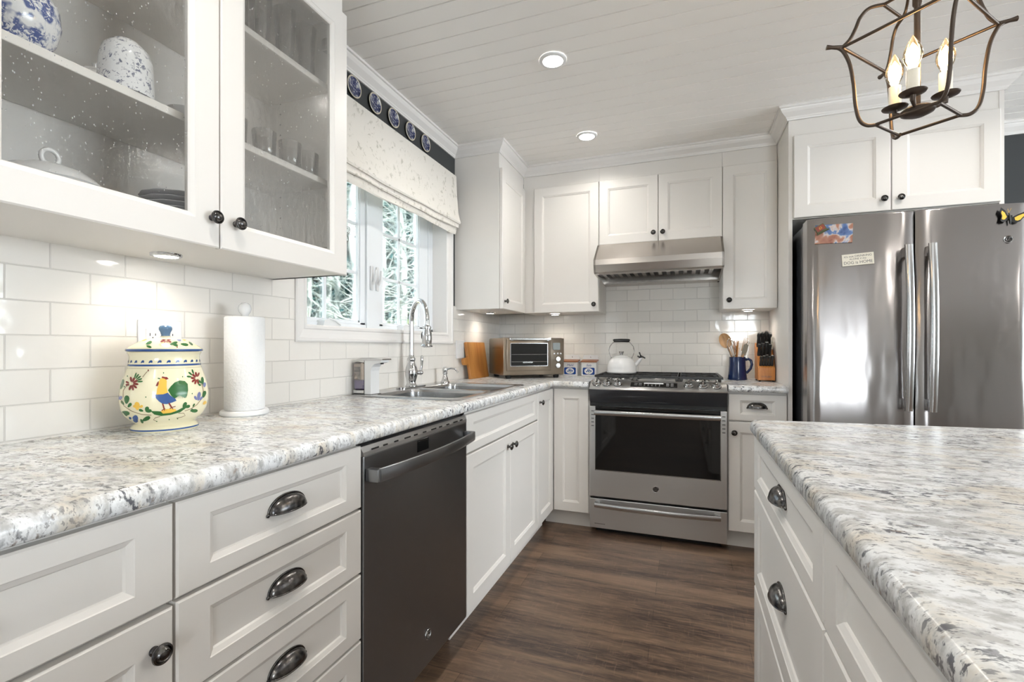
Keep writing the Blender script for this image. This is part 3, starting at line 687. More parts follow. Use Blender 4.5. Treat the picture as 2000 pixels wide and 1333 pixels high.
# cooktop and grates
mb = MB(); mb.box((XL, YF + .070, .905), (XR, YB - .03, .919), .003); ctp = mb.build('cooktop', M['steel'], rg)
mb = MB(); mb.box((XL + .03, YB - .05, .919), (XR - .03, YB - .014, .934), .004); mb.build('rear_vent', M['steel'], ctp)
burn = [(xc - .245, 3.04), (xc - .245, 3.30), (xc, 3.17), (xc + .245, 3.04), (xc + .245, 3.30)]
for x, y in burn:
    mb = MB(Matrix.Translation((x, y, .919))); mb.mat(0).lathe([(.055, 0), (.052, .006), (.040, .008), (.038, .006)], 24); mb.mat(1).lathe([(.036, .006), (.036, .013), (.030, .0155), (.0001, .016)], 24); mb.build('burner', [M['steelknob'], M['iron']], rg, smooth=40)
for k, (xa, xb) in enumerate(((XL + .022, xc - .130), (xc - .126, xc + .126), (xc + .130, XR - .022))):
    mb = MB(); ya, yb = 2.925, YB - .055; zt = .948; xm = (xa + xb) / 2
    def bar(p, q, w=.0075, h=.013):
        p, q = Vector(p), Vector(q); d = (q - p).normalized(); n_ = Vector((-d.y, d.x, 0)) * w
        mb.add([p - n_, p + n_, q + n_, q - n_, p - n_ + Vector((0, 0, -h)), p + n_ + Vector((0, 0, -h)), q + n_ + Vector((0, 0, -h)), q - n_ + Vector((0, 0, -h))], [(0, 1, 2, 3), (7, 6, 5, 4), (0, 4, 5, 1), (1, 5, 6, 2), (2, 6, 7, 3), (3, 7, 4, 0)])
    bar((xa, ya, zt), (xb, ya, zt)); bar((xa, yb, zt), (xb, yb, zt)); bar((xa, ya, zt), (xa, yb, zt)); bar((xb, ya, zt), (xb, yb, zt)); bar((xa, (ya + yb) / 2, zt), (xb, (ya + yb) / 2, zt))
    for yy in ((ya + yb) / 2 - .13, (ya + yb) / 2 + .13):
        for a in range(4):
            th = a * PI / 2 + PI / 4; r1 = .03; bar((xm + r1 * math.cos(th), yy + r1 * math.sin(th), zt), (xm + .105 * math.cos(th), yy + .12 * math.sin(th), zt), .006)
    for x in (xa + .01, xb - .01):
        for y in (ya + .01, yb - .01): mb.cyl((x, y, zt - .012), (x, y, .9195), .008, n=10)
    # sloping front fingers
    for x in ((xa + .012), (xb - .012)): mb.add([(x - .008, ya, zt), (x + .008, ya, zt), (x + .008, ya - .016, .925), (x - .008, ya - .016, .925), (x - .008, ya, .925), (x + .008, ya, .925)], [(0, 1, 2, 3), (0, 3, 4), (1, 5, 2), (3, 2, 5, 4)])
    mb.build('grate', M['iron'], rg)
# oven door
mb = MB(F); mb.box((XL + .001, .224, 0), (XR - .001, .766, .038), .003); od = mb.build('oven_door', M['steel'], rg)
mb = MB(F); mb.box((XL + .034, .386, .0375), (XR - .034, .766, .0405), .002); og = mb.build('oven_window', M['bglass'], od)
mb = MB(F)
for q in (((XL + .032, .382), (XR - .032, .3865)), ((XL + .032, .382), (XL + .0355, .700)), ((XR - .0355, .382), (XR - .032, .700))): mb.box((q[0][0], q[0][1], .038), (q[1][0], q[1][1], .0420))
mb.build('window_trim', M['handle_ss'], od)
for s, x in ((0, XL + .006), (1, XR - .030)):
    mb = MB(F)
    for k in range(5): mb.box((x + .004, .646 + k * .022, .037), (x + .020, .650 + k * .022, .0395))
    mb.build('vent_slots', M['black'], od)
mb = MB(F @ Matrix.Translation((xc, .733, .040))); bow(mb, .688, .046, .030, .016, rise=.9)
for s in (-1, 1): mb.box((s * .330 - .012, -.012, 0), (s * .330 + .012, .012, .040), .003)
mb.build('handle', M['handle_ss'], od, smooth=40)
badge(F, xc + .003, .300, .038, .0185, od)
mb = MB(F); mb.box((XL + .001, .035, 0), (XR - .001, .212, .038), .003); dr = mb.build('drawer', M['steel'], rg)
mb = MB(F @ Matrix.Translation((xc, .182, .038))); bow(mb, .690, .052, .030, .016, rise=.55)
for s in (-1, 1): mb.box((s * .33 - .016, -.012, 0), (s * .33 + .016, .014, .030), .003)
mb.build('handle', M['handle_ss'], dr, smooth=40)
mb = MB(F)
for k in range(9): mb.box((XL + .030 + k * .007, .060, .038), (XL + .035 + k * .007, .064, .0384))
mb.build('small_print', M['dark_ss_text'], dr)
# ---- hood
hd = thing('range_hood', 'brushed stainless under-cabinet range hood with baffle filters', 'range hood', (xc, YB, 1.6))
HL, HR = .8285, 1.5895; mb = MB()
side = [(YB - .01, 1.795), (3.145, 1.795), (3.00, 1.674), (2.998, 1.640), (3.012, 1.596), (3.030, 1.588), (YB - .06, 1.556), (YB - .01, 1.556)]
for a, b in ((HL, HL + .012), (HR - .012, HR)): mb.prism(side, a, b, 'x')
def plate(p, q, t=.003):
    (y0_, z0_), (y1_, z1_) = p, q; mb.prism([(y0_, z0_), (y1_, z1_), (y1_ + t, z1_ + t), (y0_ + t, z0_ + t)], HL, HR, 'x')
mb.prism([(3.145, 1.795), (3.00, 1.674), (2.998, 1.640), (3.012, 1.596), (3.030, 1.588), (3.060, 1.5855), (3.060, 1.595), (3.034, 1.598), (3.018, 1.602), (3.006, 1.64), (3.008, 1.672), (3.148, 1.789)], HL, HR, 'x')
mb.box((HL, YB - .02, 1.57), (HR, YB - .01, 1.795)); mb.prism([(3.34, 1.5605), (YB - .06, 1.556), (YB - .01, 1.556), (YB - .01, 1.575), (3.34, 1.575)], HL, HR, 'x')
mb.box((HL, 3.145, 1.790), (HR, YB - .01, 1.7955)); mb.build('canopy', M['hood'], hd)
mb = MB(); nb = 14; st = (HR - HL - .05) / nb
for k in range(nb):
    x = HL + .028 + k * st; mb.box((x, 3.062, 1.600), (x + st * .45, 3.335, 1.606)); mb.box((x, 3.058, 1.590), (x + st * .45, 3.066, 1.622))
mb.build('baffle_filter', M['hood'], hd)
mb = MB(); mb.box((HL + .013, 3.06, 1.626), (HR - .013, YB - .02, 1.632)); mb.build('filter_cavity', M['black'], hd)
# ---- refrigerator
rf = thing('refrigerator', 'stainless french door refrigerator with two long bowed handles', 'refrigerator', (2.33, 3.05, 0))
mb = MB(); mb.box((1.928, 2.72, .03), (2.735, YB - .03, 1.725), .004); mb.box((1.95, 2.74, 0), (2.71, 3.40, .03)); mb.build('body', M['bgloss'], rf)
XS = 2.3335
def fdoor(x0, x1, z0, z1, nm):
    vs = []; fs = []; n = 16; K = 7
    for i in range(n + 1):
        x = x0 + (x1 - x0) * i / n; s = (x - 2.331) / .40; yb = 2.604 - .022 * (1 - s * s)
        e = min(x - x0, x1 - x); rd = .012; cr = max(0, rd - e); yb += rd - math.sqrt(max(rd * rd - cr * cr, 0))
        vs += [(x, 2.70, z0), (x, 2.70, z1), (x, yb + .012, z1), (x, yb + .004, z1 - .003), (x, yb, z1 - .010), (x, yb, z0 + .010), (x, yb + .010, z0)]
    for i in range(n):
        for k in range(K): fs.append((i * K + k, i * K + (k + 1) % K, (i + 1) * K + (k + 1) % K, (i + 1) * K + k))
    fs += [tuple(range(K)), tuple(range(n * K, n * K + K))[::-1]]
    b = MB(); b.add(vs, fs); return b.build(nm, M['fridge'], rf, smooth=40)
dl = fdoor(1.924, XS - .003, .70, 1.730, 'door'); dr_ = fdoor(XS + .003, 2.742, .70, 1.730, 'door'); fz = fdoor(1.924, 2.742, .07, .692, 'freezer_drawer')
for d, x in ((dl, XS - .040), (dr_, XS + .044)):
    mb = MB(Matrix.Translation((x, 2.586, 1.204)) @ Matrix.Rotation(PI / 2, 4, 'Y') @ Matrix.Rotation(0, 4, 'X')); T = mb.M
    mb.M = frame((x, 2.584, 1.204), Z_, X_, NY) ; bow(mb, .730, .062, .030, .018, rise=.72)
    for s in (-1, 1): mb.box((s * .335 - .022, -.012, 0), (s * .335 + .022, .012, .050), .004)
    mb.build('handle', M['handle_ss'], d, smooth=40)
mb = MB(frame((2.333, 2.584, .60), X_, Z_, NY)); bow(mb, .66, .062, .030, .018, rise=.72)
for s in (-1, 1): mb.box((s * .30 - .022, -.012, 0), (s * .30 + .022, .012, .050), .004)
mb.build('handle', M['handle_ss'], fz, smooth=40)
mb = MB(); mb.box((1.925, 2.70, .72), (2.74, 2.718, 1.722)); mb.build('door_gasket', M['black'], rf)
badge(fS(0, 2.5955, 0), 2.656, 1.575, 0, .016, dr_)
# ---- things held on the refrigerator doors
def onfridge(u, v):
    t = .1
    for _ in range(30):
        a = (u - 1000) / 924; yaw = math.radians(20.06); fx, fy = -math.sin(yaw) + a * math.cos(yaw), math.cos(yaw) + a * math.sin(yaw)
        x = CX + (t * fx); s = (x - 2.331) / .40; y = 2.604 - .022 * (1 - s * s); t = y / fy
    return Vector((CX + t * fx, y, CH - t * (v - 679) / 924))
def fridge_item(nm, label, cat, u, v): p = onfridge(u, v); sl = math.atan(2 * .022 * ((p.x - 2.331) / .40) / .40); return thing(nm, label, cat, None), p, sl
T_, p, sl = fridge_item('snapshot', 'small landscape photo print held on the left refrigerator door', 'photograph', 1628, 457)
mb = MB(fS(0, 0, 0)); mb.box((-.074, -.044, .0015), (.074, .044, .0022)); mb.build('print', M['snap'], T_); T_.location = p; T_.rotation_euler = (0, math.radians(2), sl)
T_, p, sl = fridge_item('fridge_magnet', 'small red and green mug-shaped magnet over the photo corner', 'magnet', 1603, 447)
mb = MB(fS(0, 0, 0)); mb.mat(0).box((-.024, -.017, .0024), (.020, .018, .009), .002); mb.mat(1).box((-.020, -.010, .009), (.016, .014, .0105), .001); mb.mat(0).box((-.028, -.022, .0024), (.026, -.016, .010), .002)
mb.mat(2).tube([(-.006, -.004, .011), (-.006, .005, .011), (.002, .007, .011), (.004, 0, .011), (-.004, -.002, .011)], .0012, 6)
mb.build('magnet_body', [plain('olive_resin', S(70, 74, 40), .3), plain('brick_resin', S(130, 44, 26), .3), M['d_yellow']], T_); T_.location = p; T_.rotation_euler = (0, math.radians(-28), sl)
T_, p, sl = fridge_item('sign_magnet', 'small white rectangular magnet with dog and home lettering', 'magnet', 1675, 507)
mb = MB(fS(0, 0, 0)); mb.box((-.061, -.027, .0008), (.061, .027, .004), .001); pl_ = mb.build('plate', plain('cream_card', S(226, 220, 206), .5), T_)
FT = fS(0, 0, 0) @ Matrix.Translation((0, 0, .0042))
for s_, z_, sz, sx in (("it's not DRINKING", .0155, .0135, 1.0), ('ALONE if the', .003, .0115, 1.0), ('DOG is HOME', -.0135, .0185, .95)):
    text(s_, sz, FT @ Matrix.Translation((0, z_, 0)), 'lettering', M['dark_ss_text'], T_, ext=.0002, sx=sx)
T_.location = p; T_.rotation_euler = (0, math.radians(-3), sl)
T_, p, sl = fridge_item('butterfly_magnet', 'yellow and black butterfly magnet at the top of the right refrigerator door', 'magnet', 1972, 424)
mb = MB(fS(0, 0, .0)); mb.mat(1).tube([(-.002, -.030, .008), (-.004, -.006, .009), (-.008, .016, .008)], [.002, .0032, .0018], 8)
def wing(pts, base, tip, m):
    mb.mat(m); cx_ = sum(p[0] for p in pts) / len(pts); cy_ = sum(p[1] for p in pts) / len(pts)
    def z(q, e=0): return base + (tip - base) * min(1, abs(q[0]) / .06) + e
    for e in (0, -.0012): mb.add([(cx_, cy_, z((cx_, cy_), e))] + [(q[0], q[1], z(q, e)) for q in pts], [(0, i + 1, (i + 1) % len(pts) + 1) for i in range(len(pts))])
L1 = [(-.006, -.004), (-.020, .026), (-.036, .040), (-.041, .024), (-.034, .004), (-.038, -.016), (-.030, -.022), (-.018, -.020)]
R1 = [(0, -.006), (.020, .006), (.044, .016), (.062, .014), (.054, .004), (.040, -.008), (.030, -.022), (.016, -.028), (.004, -.024)]
for P0 in (L1, R1):
    wing(P0, .006, .014, 1); c0 = (sum(p[0] for p in P0) / len(P0), sum(p[1] for p in P0) / len(P0))
    wing([(c0[0] + (q[0] - c0[0]) * .62, c0[1] + (q[1] - c0[1]) * .62) for q in P0], .0066, .0146, 0)
mb.tube([(-.008, .016, .008), (-.014, .032, .012)], .0006, 6); mb.tube([(-.008, .016, .008), (-.002, .034, .012)], .0006, 6)
mb.mat(1).box((-.010, -.010, .0006), (.006, .006, .006))
mb.build('wings', [M['d_yellow'], M['black']], T_, fix=False); T_.location = p; T_.rotation_euler = (0, 0, sl)
# ================================================================== SINK AND TAPS
ZC = .911
sk = thing('kitchen_sink', 'stainless double bowl drop-in sink below the window', 'sink', (.3, 2.05, ZC))
SX0, SX1, SY0, SY1 = .030, .555, 1.640, 2.462
bowls = [(.118, .520, 1.690, 2.025), (.118, .520, 2.060, 2.410)]
mb = MB()
def rr(x0, x1, y0, y1, r, n=6):
    P = []
    for cx_, cy_, a in ((x1 - r, y0 + r, -PI / 2), (x1 - r, y1 - r, 0), (x0 + r, y1 - r, PI / 2), (x0 + r, y0 + r, PI)):
        P += [(cx_ + r * math.cos(a + PI / 2 * k / n), cy_ + r * math.sin(a + PI / 2 * k / n)) for k in range(n + 1)]
    return P
bm = bmesh.new()
def loop(P, z): vs = [bm.verts.new((x, y, z)) for x, y in P]; return [bm.edges.new((vs[i], vs[(i + 1) % len(vs)])) for i in range(len(vs))]
es = loop(rr(SX0 + .006, SX1 - .006, SY0 + .006, SY1 - .006, .025), ZC + .0045)
for b in bowls: es += loop(rr(*b, .05), ZC + .0045)
bmesh.ops.triangle_fill(bm, edges=es, use_beauty=True); bm.verts.index_update()
mb.add([v.co[:] for v in bm.verts], [[v.index for v in f.verts] for f in bm.faces]); bm.free()
def skirt(P0, z0_, P1, z1_):
    n = len(P0); mb.add([(x, y, z0_) for x, y in P0] + [(x, y, z1_) for x, y in P1], [(i, (i + 1) % n, n + (i + 1) % n, n + i) for i in range(n)])
skirt(rr(SX0 + .006, SX1 - .006, SY0 + .006, SY1 - .006, .025), ZC + .0045, rr(SX0, SX1, SY0, SY1, .028), ZC + .0008)
mb.build('rim', M['sink'], sk, smooth=30, fix=False)
for b in bowls:
    mb = MB(); x0, x1, y0, y1 = b; st = [(0, .0045, .05), (.003, .002, .05), (.006, -.010, .05), (.010, -.13, .05), (.022, -.160, .05), (.045, -.172, .055)]
    for (i0, a0, r0), (i1, a1, r1) in zip(st, st[1:]): skirt(rr(x0 + i0, x1 - i0, y0 + i0, y1 - i0, r0), ZC + a0, rr(x0 + i1, x1 - i1, y0 + i1, y1 - i1, r1), ZC + a1)
    P = rr(x0 + .045, x1 - .045, y0 + .045, y1 - .045, .055); mb.add([(x, y, ZC - .172) for x, y in P], [tuple(range(len(P)))])
    bo = mb.build('bowl', M['sink'], sk, smooth=40)
    mb = MB(Matrix.Translation(((x0 + x1) / 2, (y0 + y1) / 2, ZC - .1715))); mb.lathe([(.045, .0), (.043, .003), (.036, .001), (.0001, -.001)], 24); mb.build('drain', M['chrome'], bo, smooth=40)
fa = thing('kitchen_faucet', 'polished chrome gooseneck pull-down faucet behind the sink', 'faucet', (.070, 2.08, ZC))
ORG[fa.name] = Vector((0, 0, 0)); fa.rotation_euler = (0, 0, math.radians(-37)); fz0 = .0055
mb = MB(); mb.prism([(x, y) for x, y in rr(-.026, .026, -.115, .115, .025)], fz0, fz0 + .006); dpl = mb.build('deck_plate', M['chrome'], fa, smooth=30)
dpl.rotation_euler = (0, 0, math.radians(37))
mb = MB(); mb.lathe([(.031, fz0 + .005), (.031, .014), (.024, .020), (.021, .030), (.025, .045), (.031, .065), (.032, .085), (.028, .105), (.020, .125), (.0165, .135), (.020, .142), (.020, .152), (.015, .158), (.0125, .17)], 32); mb.build('body', M['chrome'], fa, smooth=50)
R_ = .100; pts = [(0, 0, .16), (0, 0, .25), (0, 0, .335)] + [(R_ - R_ * math.cos(PI * k / 18), 0, .335 + R_ * math.sin(PI * k / 18)) for k in range(1, 18)] + [(2 * R_, 0, .335), (2 * R_, 0, .312)]
mb = MB(); mb.tube(pts, .0118, 18); mb.build('spout', M['chrome'], fa, smooth=60)
mb = MB(Matrix.Translation((2 * R_, 0, 0))); mb.lathe([(.0001, .206), (.012, .206), (.0265, .210), (.0275, .214), (.0215, .222), (.0240, .250), (.0230, .275), (.0175, .290), (.0175, .294), (.0205, .296), (.0205, .304), (.0160, .308), (.0120, .314)], 28); sh = mb.build('spray_head', M['chrome'], fa, smooth=40)
mb = MB(Matrix.Translation((2 * R_ - .006, -.0205, .262))); mb.ball((0, 0, 0), .012, 14, (.55, .45, 1.5)); mb.build('spray_button', M['rubber'], sh, smooth=60)
mb = MB(); mb.tube([(0, .018, .078), (0, .052, .078)], [.013, .011], 16); mb.ball((0, .054, .078), .0135, 14); mb.tube([(0, .056, .088), (0, .060, .115), (0, .061, .140), (0, .061, .158), (0, .060, .166)], [.005, .0055, .008, .0075, .003], 12)
lv = mb.build('lever_handle', M['chrome'], fa, smooth=50); lv.rotation_euler = (0, 0, math.radians(10))
sd = thing('soap_dispenser', 'small chrome soap pump behind the far corner of the sink', 'soap dispenser', (.074, 2.43, ZC)); ORG[sd.name] = Vector()
mb = MB(); mb.lathe([(.026, .005), (.026, .009), (.021, .015), (.013, .040), (.011, .052), (.0145, .055), (.0145, .062), (.011, .066)], 26); mb.build('base', M['chrome'], sd, smooth=40)
mb = MB(); mb.lathe([(.010, .064), (.015, .068), (.016, .080), (.013, .088), (.009, .090), (.008, .094), (.0001, .095)], 24); mb.tube([(.008, 0, .080), (.035, 0, .087), (.058, 0, .084), (.072, 0, .070), (.076, 0, .060)], [.0055, .005, .005, .0048, .0055], 12); mb.build('pump', M['chrome'], sd, smooth=50); sd.rotation_euler = (0, 0, math.radians(12))
# sensor soap dispenser
as_ = thing('sensor_soap_dispenser', 'white and chrome sensor soap dispenser with lavender soap, at near end of sink', 'soap dispenser', (.012, 1.725, ZC)); ORG[as_.name] = Vector()
mb = MB(); mb.box((.004, -.032, 0), (.108, .032, .006), .002); mb.build('base', M['black'], as_)
mb = MB(); mb.mat(0).prism([(.066, .006), (.098, .006), (.098, .105), (.102, .122), (.115, .135), (.148, .143), (.148, .150), (.066, .150)], -.030, .030, 'y'); mb.build('body', M['white_plastic'], as_)
mb = MB(); mb.mat(0).box((.064, -.0305, .006), (.066, .0305, .150)); mb.box((.128, -.006, .134), (.140, .006, .142), .002); mb.build('seal', M['black'], as_)
mb = MB(); mb.box((.006, -.030, .022), (.063, .030, .142), .008); mb.build('tank', M['tank'], as_)
mb = MB(); mb.box((.009, -.027, .025), (.060, .027, .064), .005); mb.build('soap', M['purple'], as_)
mb = MB(); mb.box((.006, -.029, .006), (.063, .029, .022), .003); mb.build('battery_tray', M['chrome'], as_)
mb = MB(); mb.prism([(.000, .143), (.06, .150), (.148, .150), (.160, .153), (.158, .158), (.10, .163), (.05, .161), (.010, .152)], -.032, .032, 'y'); mb.build('lid', M['chrome'], as_)
# ================================================================== ROOSTER JAR
JP = [(.0001, 0), (.069, 0), (.0715, .003), (.0705, .008), (.066, .014), (.062, .017), (.063, .021), (.072, .027), (.082, .038), (.089, .054), (.0925, .074), (.0922, .095), (.089, .115), (.084, .134), (.0795, .148), (.0765, .158), (.0740, .172), (.0728, .184), (.0745, .190), (.0770, .194), (.076, .1965), (.068, .1965)]
jar = thing('ceramic_jar', 'cream ceramic jar painted with a rooster and flowers, beside the paper towels', 'jar', (.128, .831, ZC)); ORG[jar.name] = Vector()
LP = [(.070, .1965), (.0785, .1975), (.0800, .200), (.0790, .2035), (.0740, .2085), (.062, .2165), (.050, .2235), (.036, .2285), (.018, .2315), (.0105, .2335), (.0098, .236)]
def prof_r(P, z, lo=0):
    for (r0, z0_), (r1, z1_) in zip(P[lo:], P[lo + 1:]):
        if z0_ <= z <= z1_ and z1_ > z0_: return r0 + (r1 - r0) * (z - z0_) / (z1_ - z0_)
    return P[-1][0]
def decal(mb, poly, P, lo, e=.0005, mat=0):
    # poly in px of the close-up; wraps the polygon on the surface of revolution
    bm = bmesh.new(); vs = [bm.verts.new((x * .000186, (1245 - y) * .0002285, 0)) for x, y in poly]; bm.faces.new(vs)
    bmesh.ops.triangulate(bm, faces=bm.faces[:])
    for _ in range(4):
        L = [ed for ed in bm.edges if ed.calc_length() > .006]
        if not L: break
        bmesh.ops.subdivide_edges(bm, edges=L, cuts=1); bmesh.ops.triangulate(bm, faces=bm.faces[:])
    bm.verts.index_update(); out = []
    for v in bm.verts:
        z = min(v.co.y, .2268) if P is LP else v.co.y; r = prof_r(P, z, lo); a = max(-.98, min(.98, v.co.x / r)); ph = math.asin(a)
        out.append(((r + e) * math.cos(ph), (r + e) * math.sin(ph), z + (e if P is LP else 0)))
    mb.mat(mat).add(out, [[v.index for v in f.verts] for f in bm.faces]); bm.free()
def petal(cx_, cy_, L, w, ang, n=10):
    c_, s_ = math.cos(math.radians(ang)), math.sin(math.radians(ang)); P = []
    for k in range(n): t = 2 * PI * k / n; a = L / 2 + L / 2 * math.cos(t); b = w * .68 * math.sin(t) * (.75 + .5 * a / L); P.append((cx_ - 585 + a * c_ - b * s_, cy_ + (a * s_ + b * c_)))
    return P
def stroke(pts, w):
    P = [(x - 585, y) for x, y in pts]; up = []; dn = []
    for i, p in enumerate(P):
        a = P[max(0, i - 1)]; b = P[min(len(P) - 1, i + 1)]; dx, dy = b[0] - a[0], b[1] - a[1]; L = math.hypot(dx, dy) or 1; up.append((p[0] - dy / L * w, p[1] + dx / L * w)); dn.append((p[0] + dy / L * w, p[1] - dx / L * w))
    return [[up[i], up[i + 1], dn[i + 1], dn[i]] for i in range(len(P) - 1)]
jm = [M['cream'], M['blueline'], M['d_red'], M['d_green'], M['d_blue'], M['d_lilac'], M['d_yellow'], M['d_brown']]
mb = MB(); mb.mat(0).lathe(JP, 96)
def band(P, lo, z0_, z1_, m, e=.0004):
    k = 4; mb.mat(m).lathe([(prof_r(P, z0_ + (z1_ - z0_) * i / k, lo) + e, z0_ + (z1_ - z0_) * i / k) for i in range(k + 1)], 96, cap=False)
D = lambda poly, m, e=.0005: decal(mb, poly, JP, 6, e, m)
band(JP, 2, .0028, .0075, 1); band(JP, 12, .1615, .1660, 1); band(JP, 12, .1560, .1565, 7)
for k in range(26):
    a = 2 * PI * (k + .35) / 26; x = 585 + .0735 / .000186 * math.sin(a)
    zc = .1685
    r = prof_r(JP, .171, 12) + .0005; T = Matrix.Rotation(a, 4, 'Z') @ Matrix.Translation((r, 0, .1712))
    mb.mat(1).add([T @ Vector((-(.0004 if abs(math.sin(t)) > .5 else 0), .0040 * math.cos(t) + .0012 * math.sin(t), .0052 * math.sin(t))) for t in [2 * PI * j / 10 for j in range(10)]], [tuple(range(10))])
# rooster
D([(c[0] - 585, c[1]) for c in [(480, 835), (500, 810), (560, 800), (605, 812), (640, 850), (685, 880), (700, 905), (660, 920), (600, 935), (555, 930), (515, 900), (485, 865)]], 4)
D([(c[0] - 585, c[1]) for c in [(520, 690), (535, 665), (575, 660), (598, 690), (597, 760), (608, 815), (560, 830), (490, 830), (500, 770), (512, 730)]], 6, .0008)
D([(c[0] - 585, c[1]) for c in [(545, 660), (550, 643), (575, 650), (600, 652), (618, 672), (590, 680), (575, 668)]], 2, .0009)
D([(c[0] - 585, c[1]) for c in [(515, 690), (500, 705), (484, 740), (505, 745), (515, 720)]], 2, .0009)
D([(c[0] - 585, c[1]) for c in [(610, 790), (640, 750), (680, 712), (735, 693), (790, 702), (822, 735), (826, 800), (815, 860), (795, 885), (765, 870), (735, 850), (700, 870), (680, 880), (645, 850)]], 3)
for x in range(690, 810, 14): D([(x - 585, 850), (x - 575, 850), (x - 585 + (x - 690) * .05, 895 - abs(x - 750) * .1)], 3)
for a, b in (((555, 925), (572, 985)), ((620, 925), (650, 975))):
    for q in stroke([a, b], 7): D(q, 2, .0008)
for a, b in (((572, 985), (545, 1000)), ((572, 985), (600, 995)), ((650, 975), (620, 992)), ((650, 975), (690, 965)), ((572, 985), (575, 1005)), ((650, 975), (665, 995))):
    for q in stroke([a, b], 4): D(q, 2, .0009)
for q in stroke([(530, 668), (505, 662)], 5): D(q, 3, .0009)
D([(c[0] - 585, c[1]) for c in [(430, 1000), (500, 1005), (600, 1020), (700, 1015), (780, 980), (820, 960), (800, 995), (740, 1035), (640, 1055), (540, 1060), (470, 1040)]], 3)
D([(c[0] - 585, c[1]) for c in [(535, 1010), (570, 990), (640, 985), (690, 995), (700, 1015), (640, 1032), (560, 1035)]], 6, .0009)
def flower(cx_, cy_, n, L, a0, a1, m, w=16, r0=14):
    for k in range(n):
        a = a0 + (a1 - a0) * k / max(1, n - 1); D(petal(cx_ + r0 * math.cos(math.radians(a)), cy_ + r0 * math.sin(math.radians(a)), L, w, a), m)
flower(238, 715, 7, 58, -100, 110, 2, 17); flower(250, 700, 5, 62, -70, -5, 3, 12, 42); flower(225, 715, 2, 40, 160, 200, 2, 15)
flower(925, 680, 7, 55, 70, 300, 2, 17); flower(905, 670, 3, 60, 190, 250, 3, 14, 36)
for x, y, L, a, w, m in ((185, 925, 90, -85, 40, 3), (200, 960, 60, -50, 24, 3), (160, 935, 50, -130, 20, 3), (135, 1015, 85, 10, 34, 3), (150, 1020, 55, 40, 22, 3), (345, 1110, 95, -30, 34, 3), (330, 1085, 60, 70, 20, 3), (390, 1010, 60, -80, 30, 3), (385, 1005, 60, -10, 26, 3), (360, 1000, 50, 200, 20, 3),
    (770, 990, 70, -60, 30, 3), (790, 985, 60, -10, 26, 3), (1000, 905, 80, -70, 34, 3), (850, 1030, 90, 10, 30, 3), (865, 1010, 60, 50, 20, 3), (1000, 760, 90, -95, 26, 3), (985, 740, 50, -140, 18, 3), (940, 745, 40, 30, 16, 3), (880, 990, 40, -60, 14, 3), (120, 780, 110, -75, 24, 3),
    (95, 895, 60, -100, 30, 5), (110, 890, 50, -60, 22, 5), (82, 890, 40, -150, 18, 5), (940, 930, 100, -80, 30, 5), (925, 920, 55, -120, 20, 5), (955, 925, 55, -40, 20, 5), (1020, 790, 55, -90, 30, 5), (245, 1080, 60, -10, 46, 4), (250, 1095, 55, 30, 34, 4), (235, 1075, 30, 160, 24, 4),
    (300, 990, 90, -95, 40, 6), (290, 960, 40, -150, 20, 6), (320, 960, 40, -30, 20, 6), (400, 580, 14, 0, 16, 2), (1000, 980, 50, -30, 30, 6)):
    D(petal(x, y, L, w, a), m, .0006)
for pts in ([(150, 860), (150, 790), (180, 745), (215, 730)], [(120, 880), (160, 950), (240, 1000), (340, 1035), (440, 1045)], [(1005, 830), (990, 760), (960, 710), (935, 690)], [(1005, 830), (985, 910), (930, 970), (860, 1010), (790, 1025)], [(530, 1065), (480, 1075), (460, 1100), (490, 1118)], [(720, 1045), (780, 1050), (795, 1080), (760, 1092), (700, 1100)], [(350, 650), (380, 610), (398, 590)]):
    for q in stroke(pts, 3): D(q, 7)
for x, y in ((563, 608), (765, 655), (383, 853), (870, 843), (160, 748), (493, 1120), (712, 1108), (622, 1108), (190, 640), (210, 1078)): D(petal(x - 5, y, 12, 11, 0, 8), 3)
mb.build('jar_body', jm, jar, smooth=50, fix=False)
mb = MB(); mb.mat(0).lathe(LP, 96)
D = lambda poly, m, e=.0006: decal(mb, [(x, y - 12) for x, y in poly], LP, 3, e, m)
mb.mat(1).lathe([(.0788, .1972), (.0806, .1988), (.0806, .2012), (.0796, .2030)], 96, cap=False)
for k in range(8):
    a = 25 + k * 45; D(petal(590 + 12 * math.cos(math.radians(a)), 275 + 5 * math.sin(math.radians(a)), 52 if abs(math.cos(math.radians(a))) > .5 else 30, 15, a * 1.0), 2)
for x, y, L, a, w, m in ((380, 320, 70, -25, 24, 3), (385, 335, 60, 20, 18, 3), (630, 325, 90, -20, 22, 3), (660, 320, 60, 15, 20, 3), (745, 315, 90, 8, 24, 3), (840, 290, 60, 40, 20, 3), (520, 320, 100, -5, 30, 6), (330, 280, 70, -30, 30, 6), (760, 240, 60, 30, 30, 6), (680, 225, 70, 15, 24, 5), (700, 255, 60, 25, 24, 5), (450, 240, 60, -40, 24, 3), (700, 350, 16, 0, 12, 2)):
    D(petal(x, y, L, w, a), m)
ld = mb.build('lid', jm, jar, smooth=50, fix=False)
mb = MB(); mb.lathe([(.0098, .2345), (.0092, .2385), (.0110, .246), (.0140, .252), (.0142, .257), (.0115, .2615), (.006, .263), (.0001, .2632)], 32); mb.build('lid_knob', M['knob_blue'], ld, smooth=60)
jar.rotation_euler = (0, 0, math.atan2(-.831, 1.245) + math.radians(0))
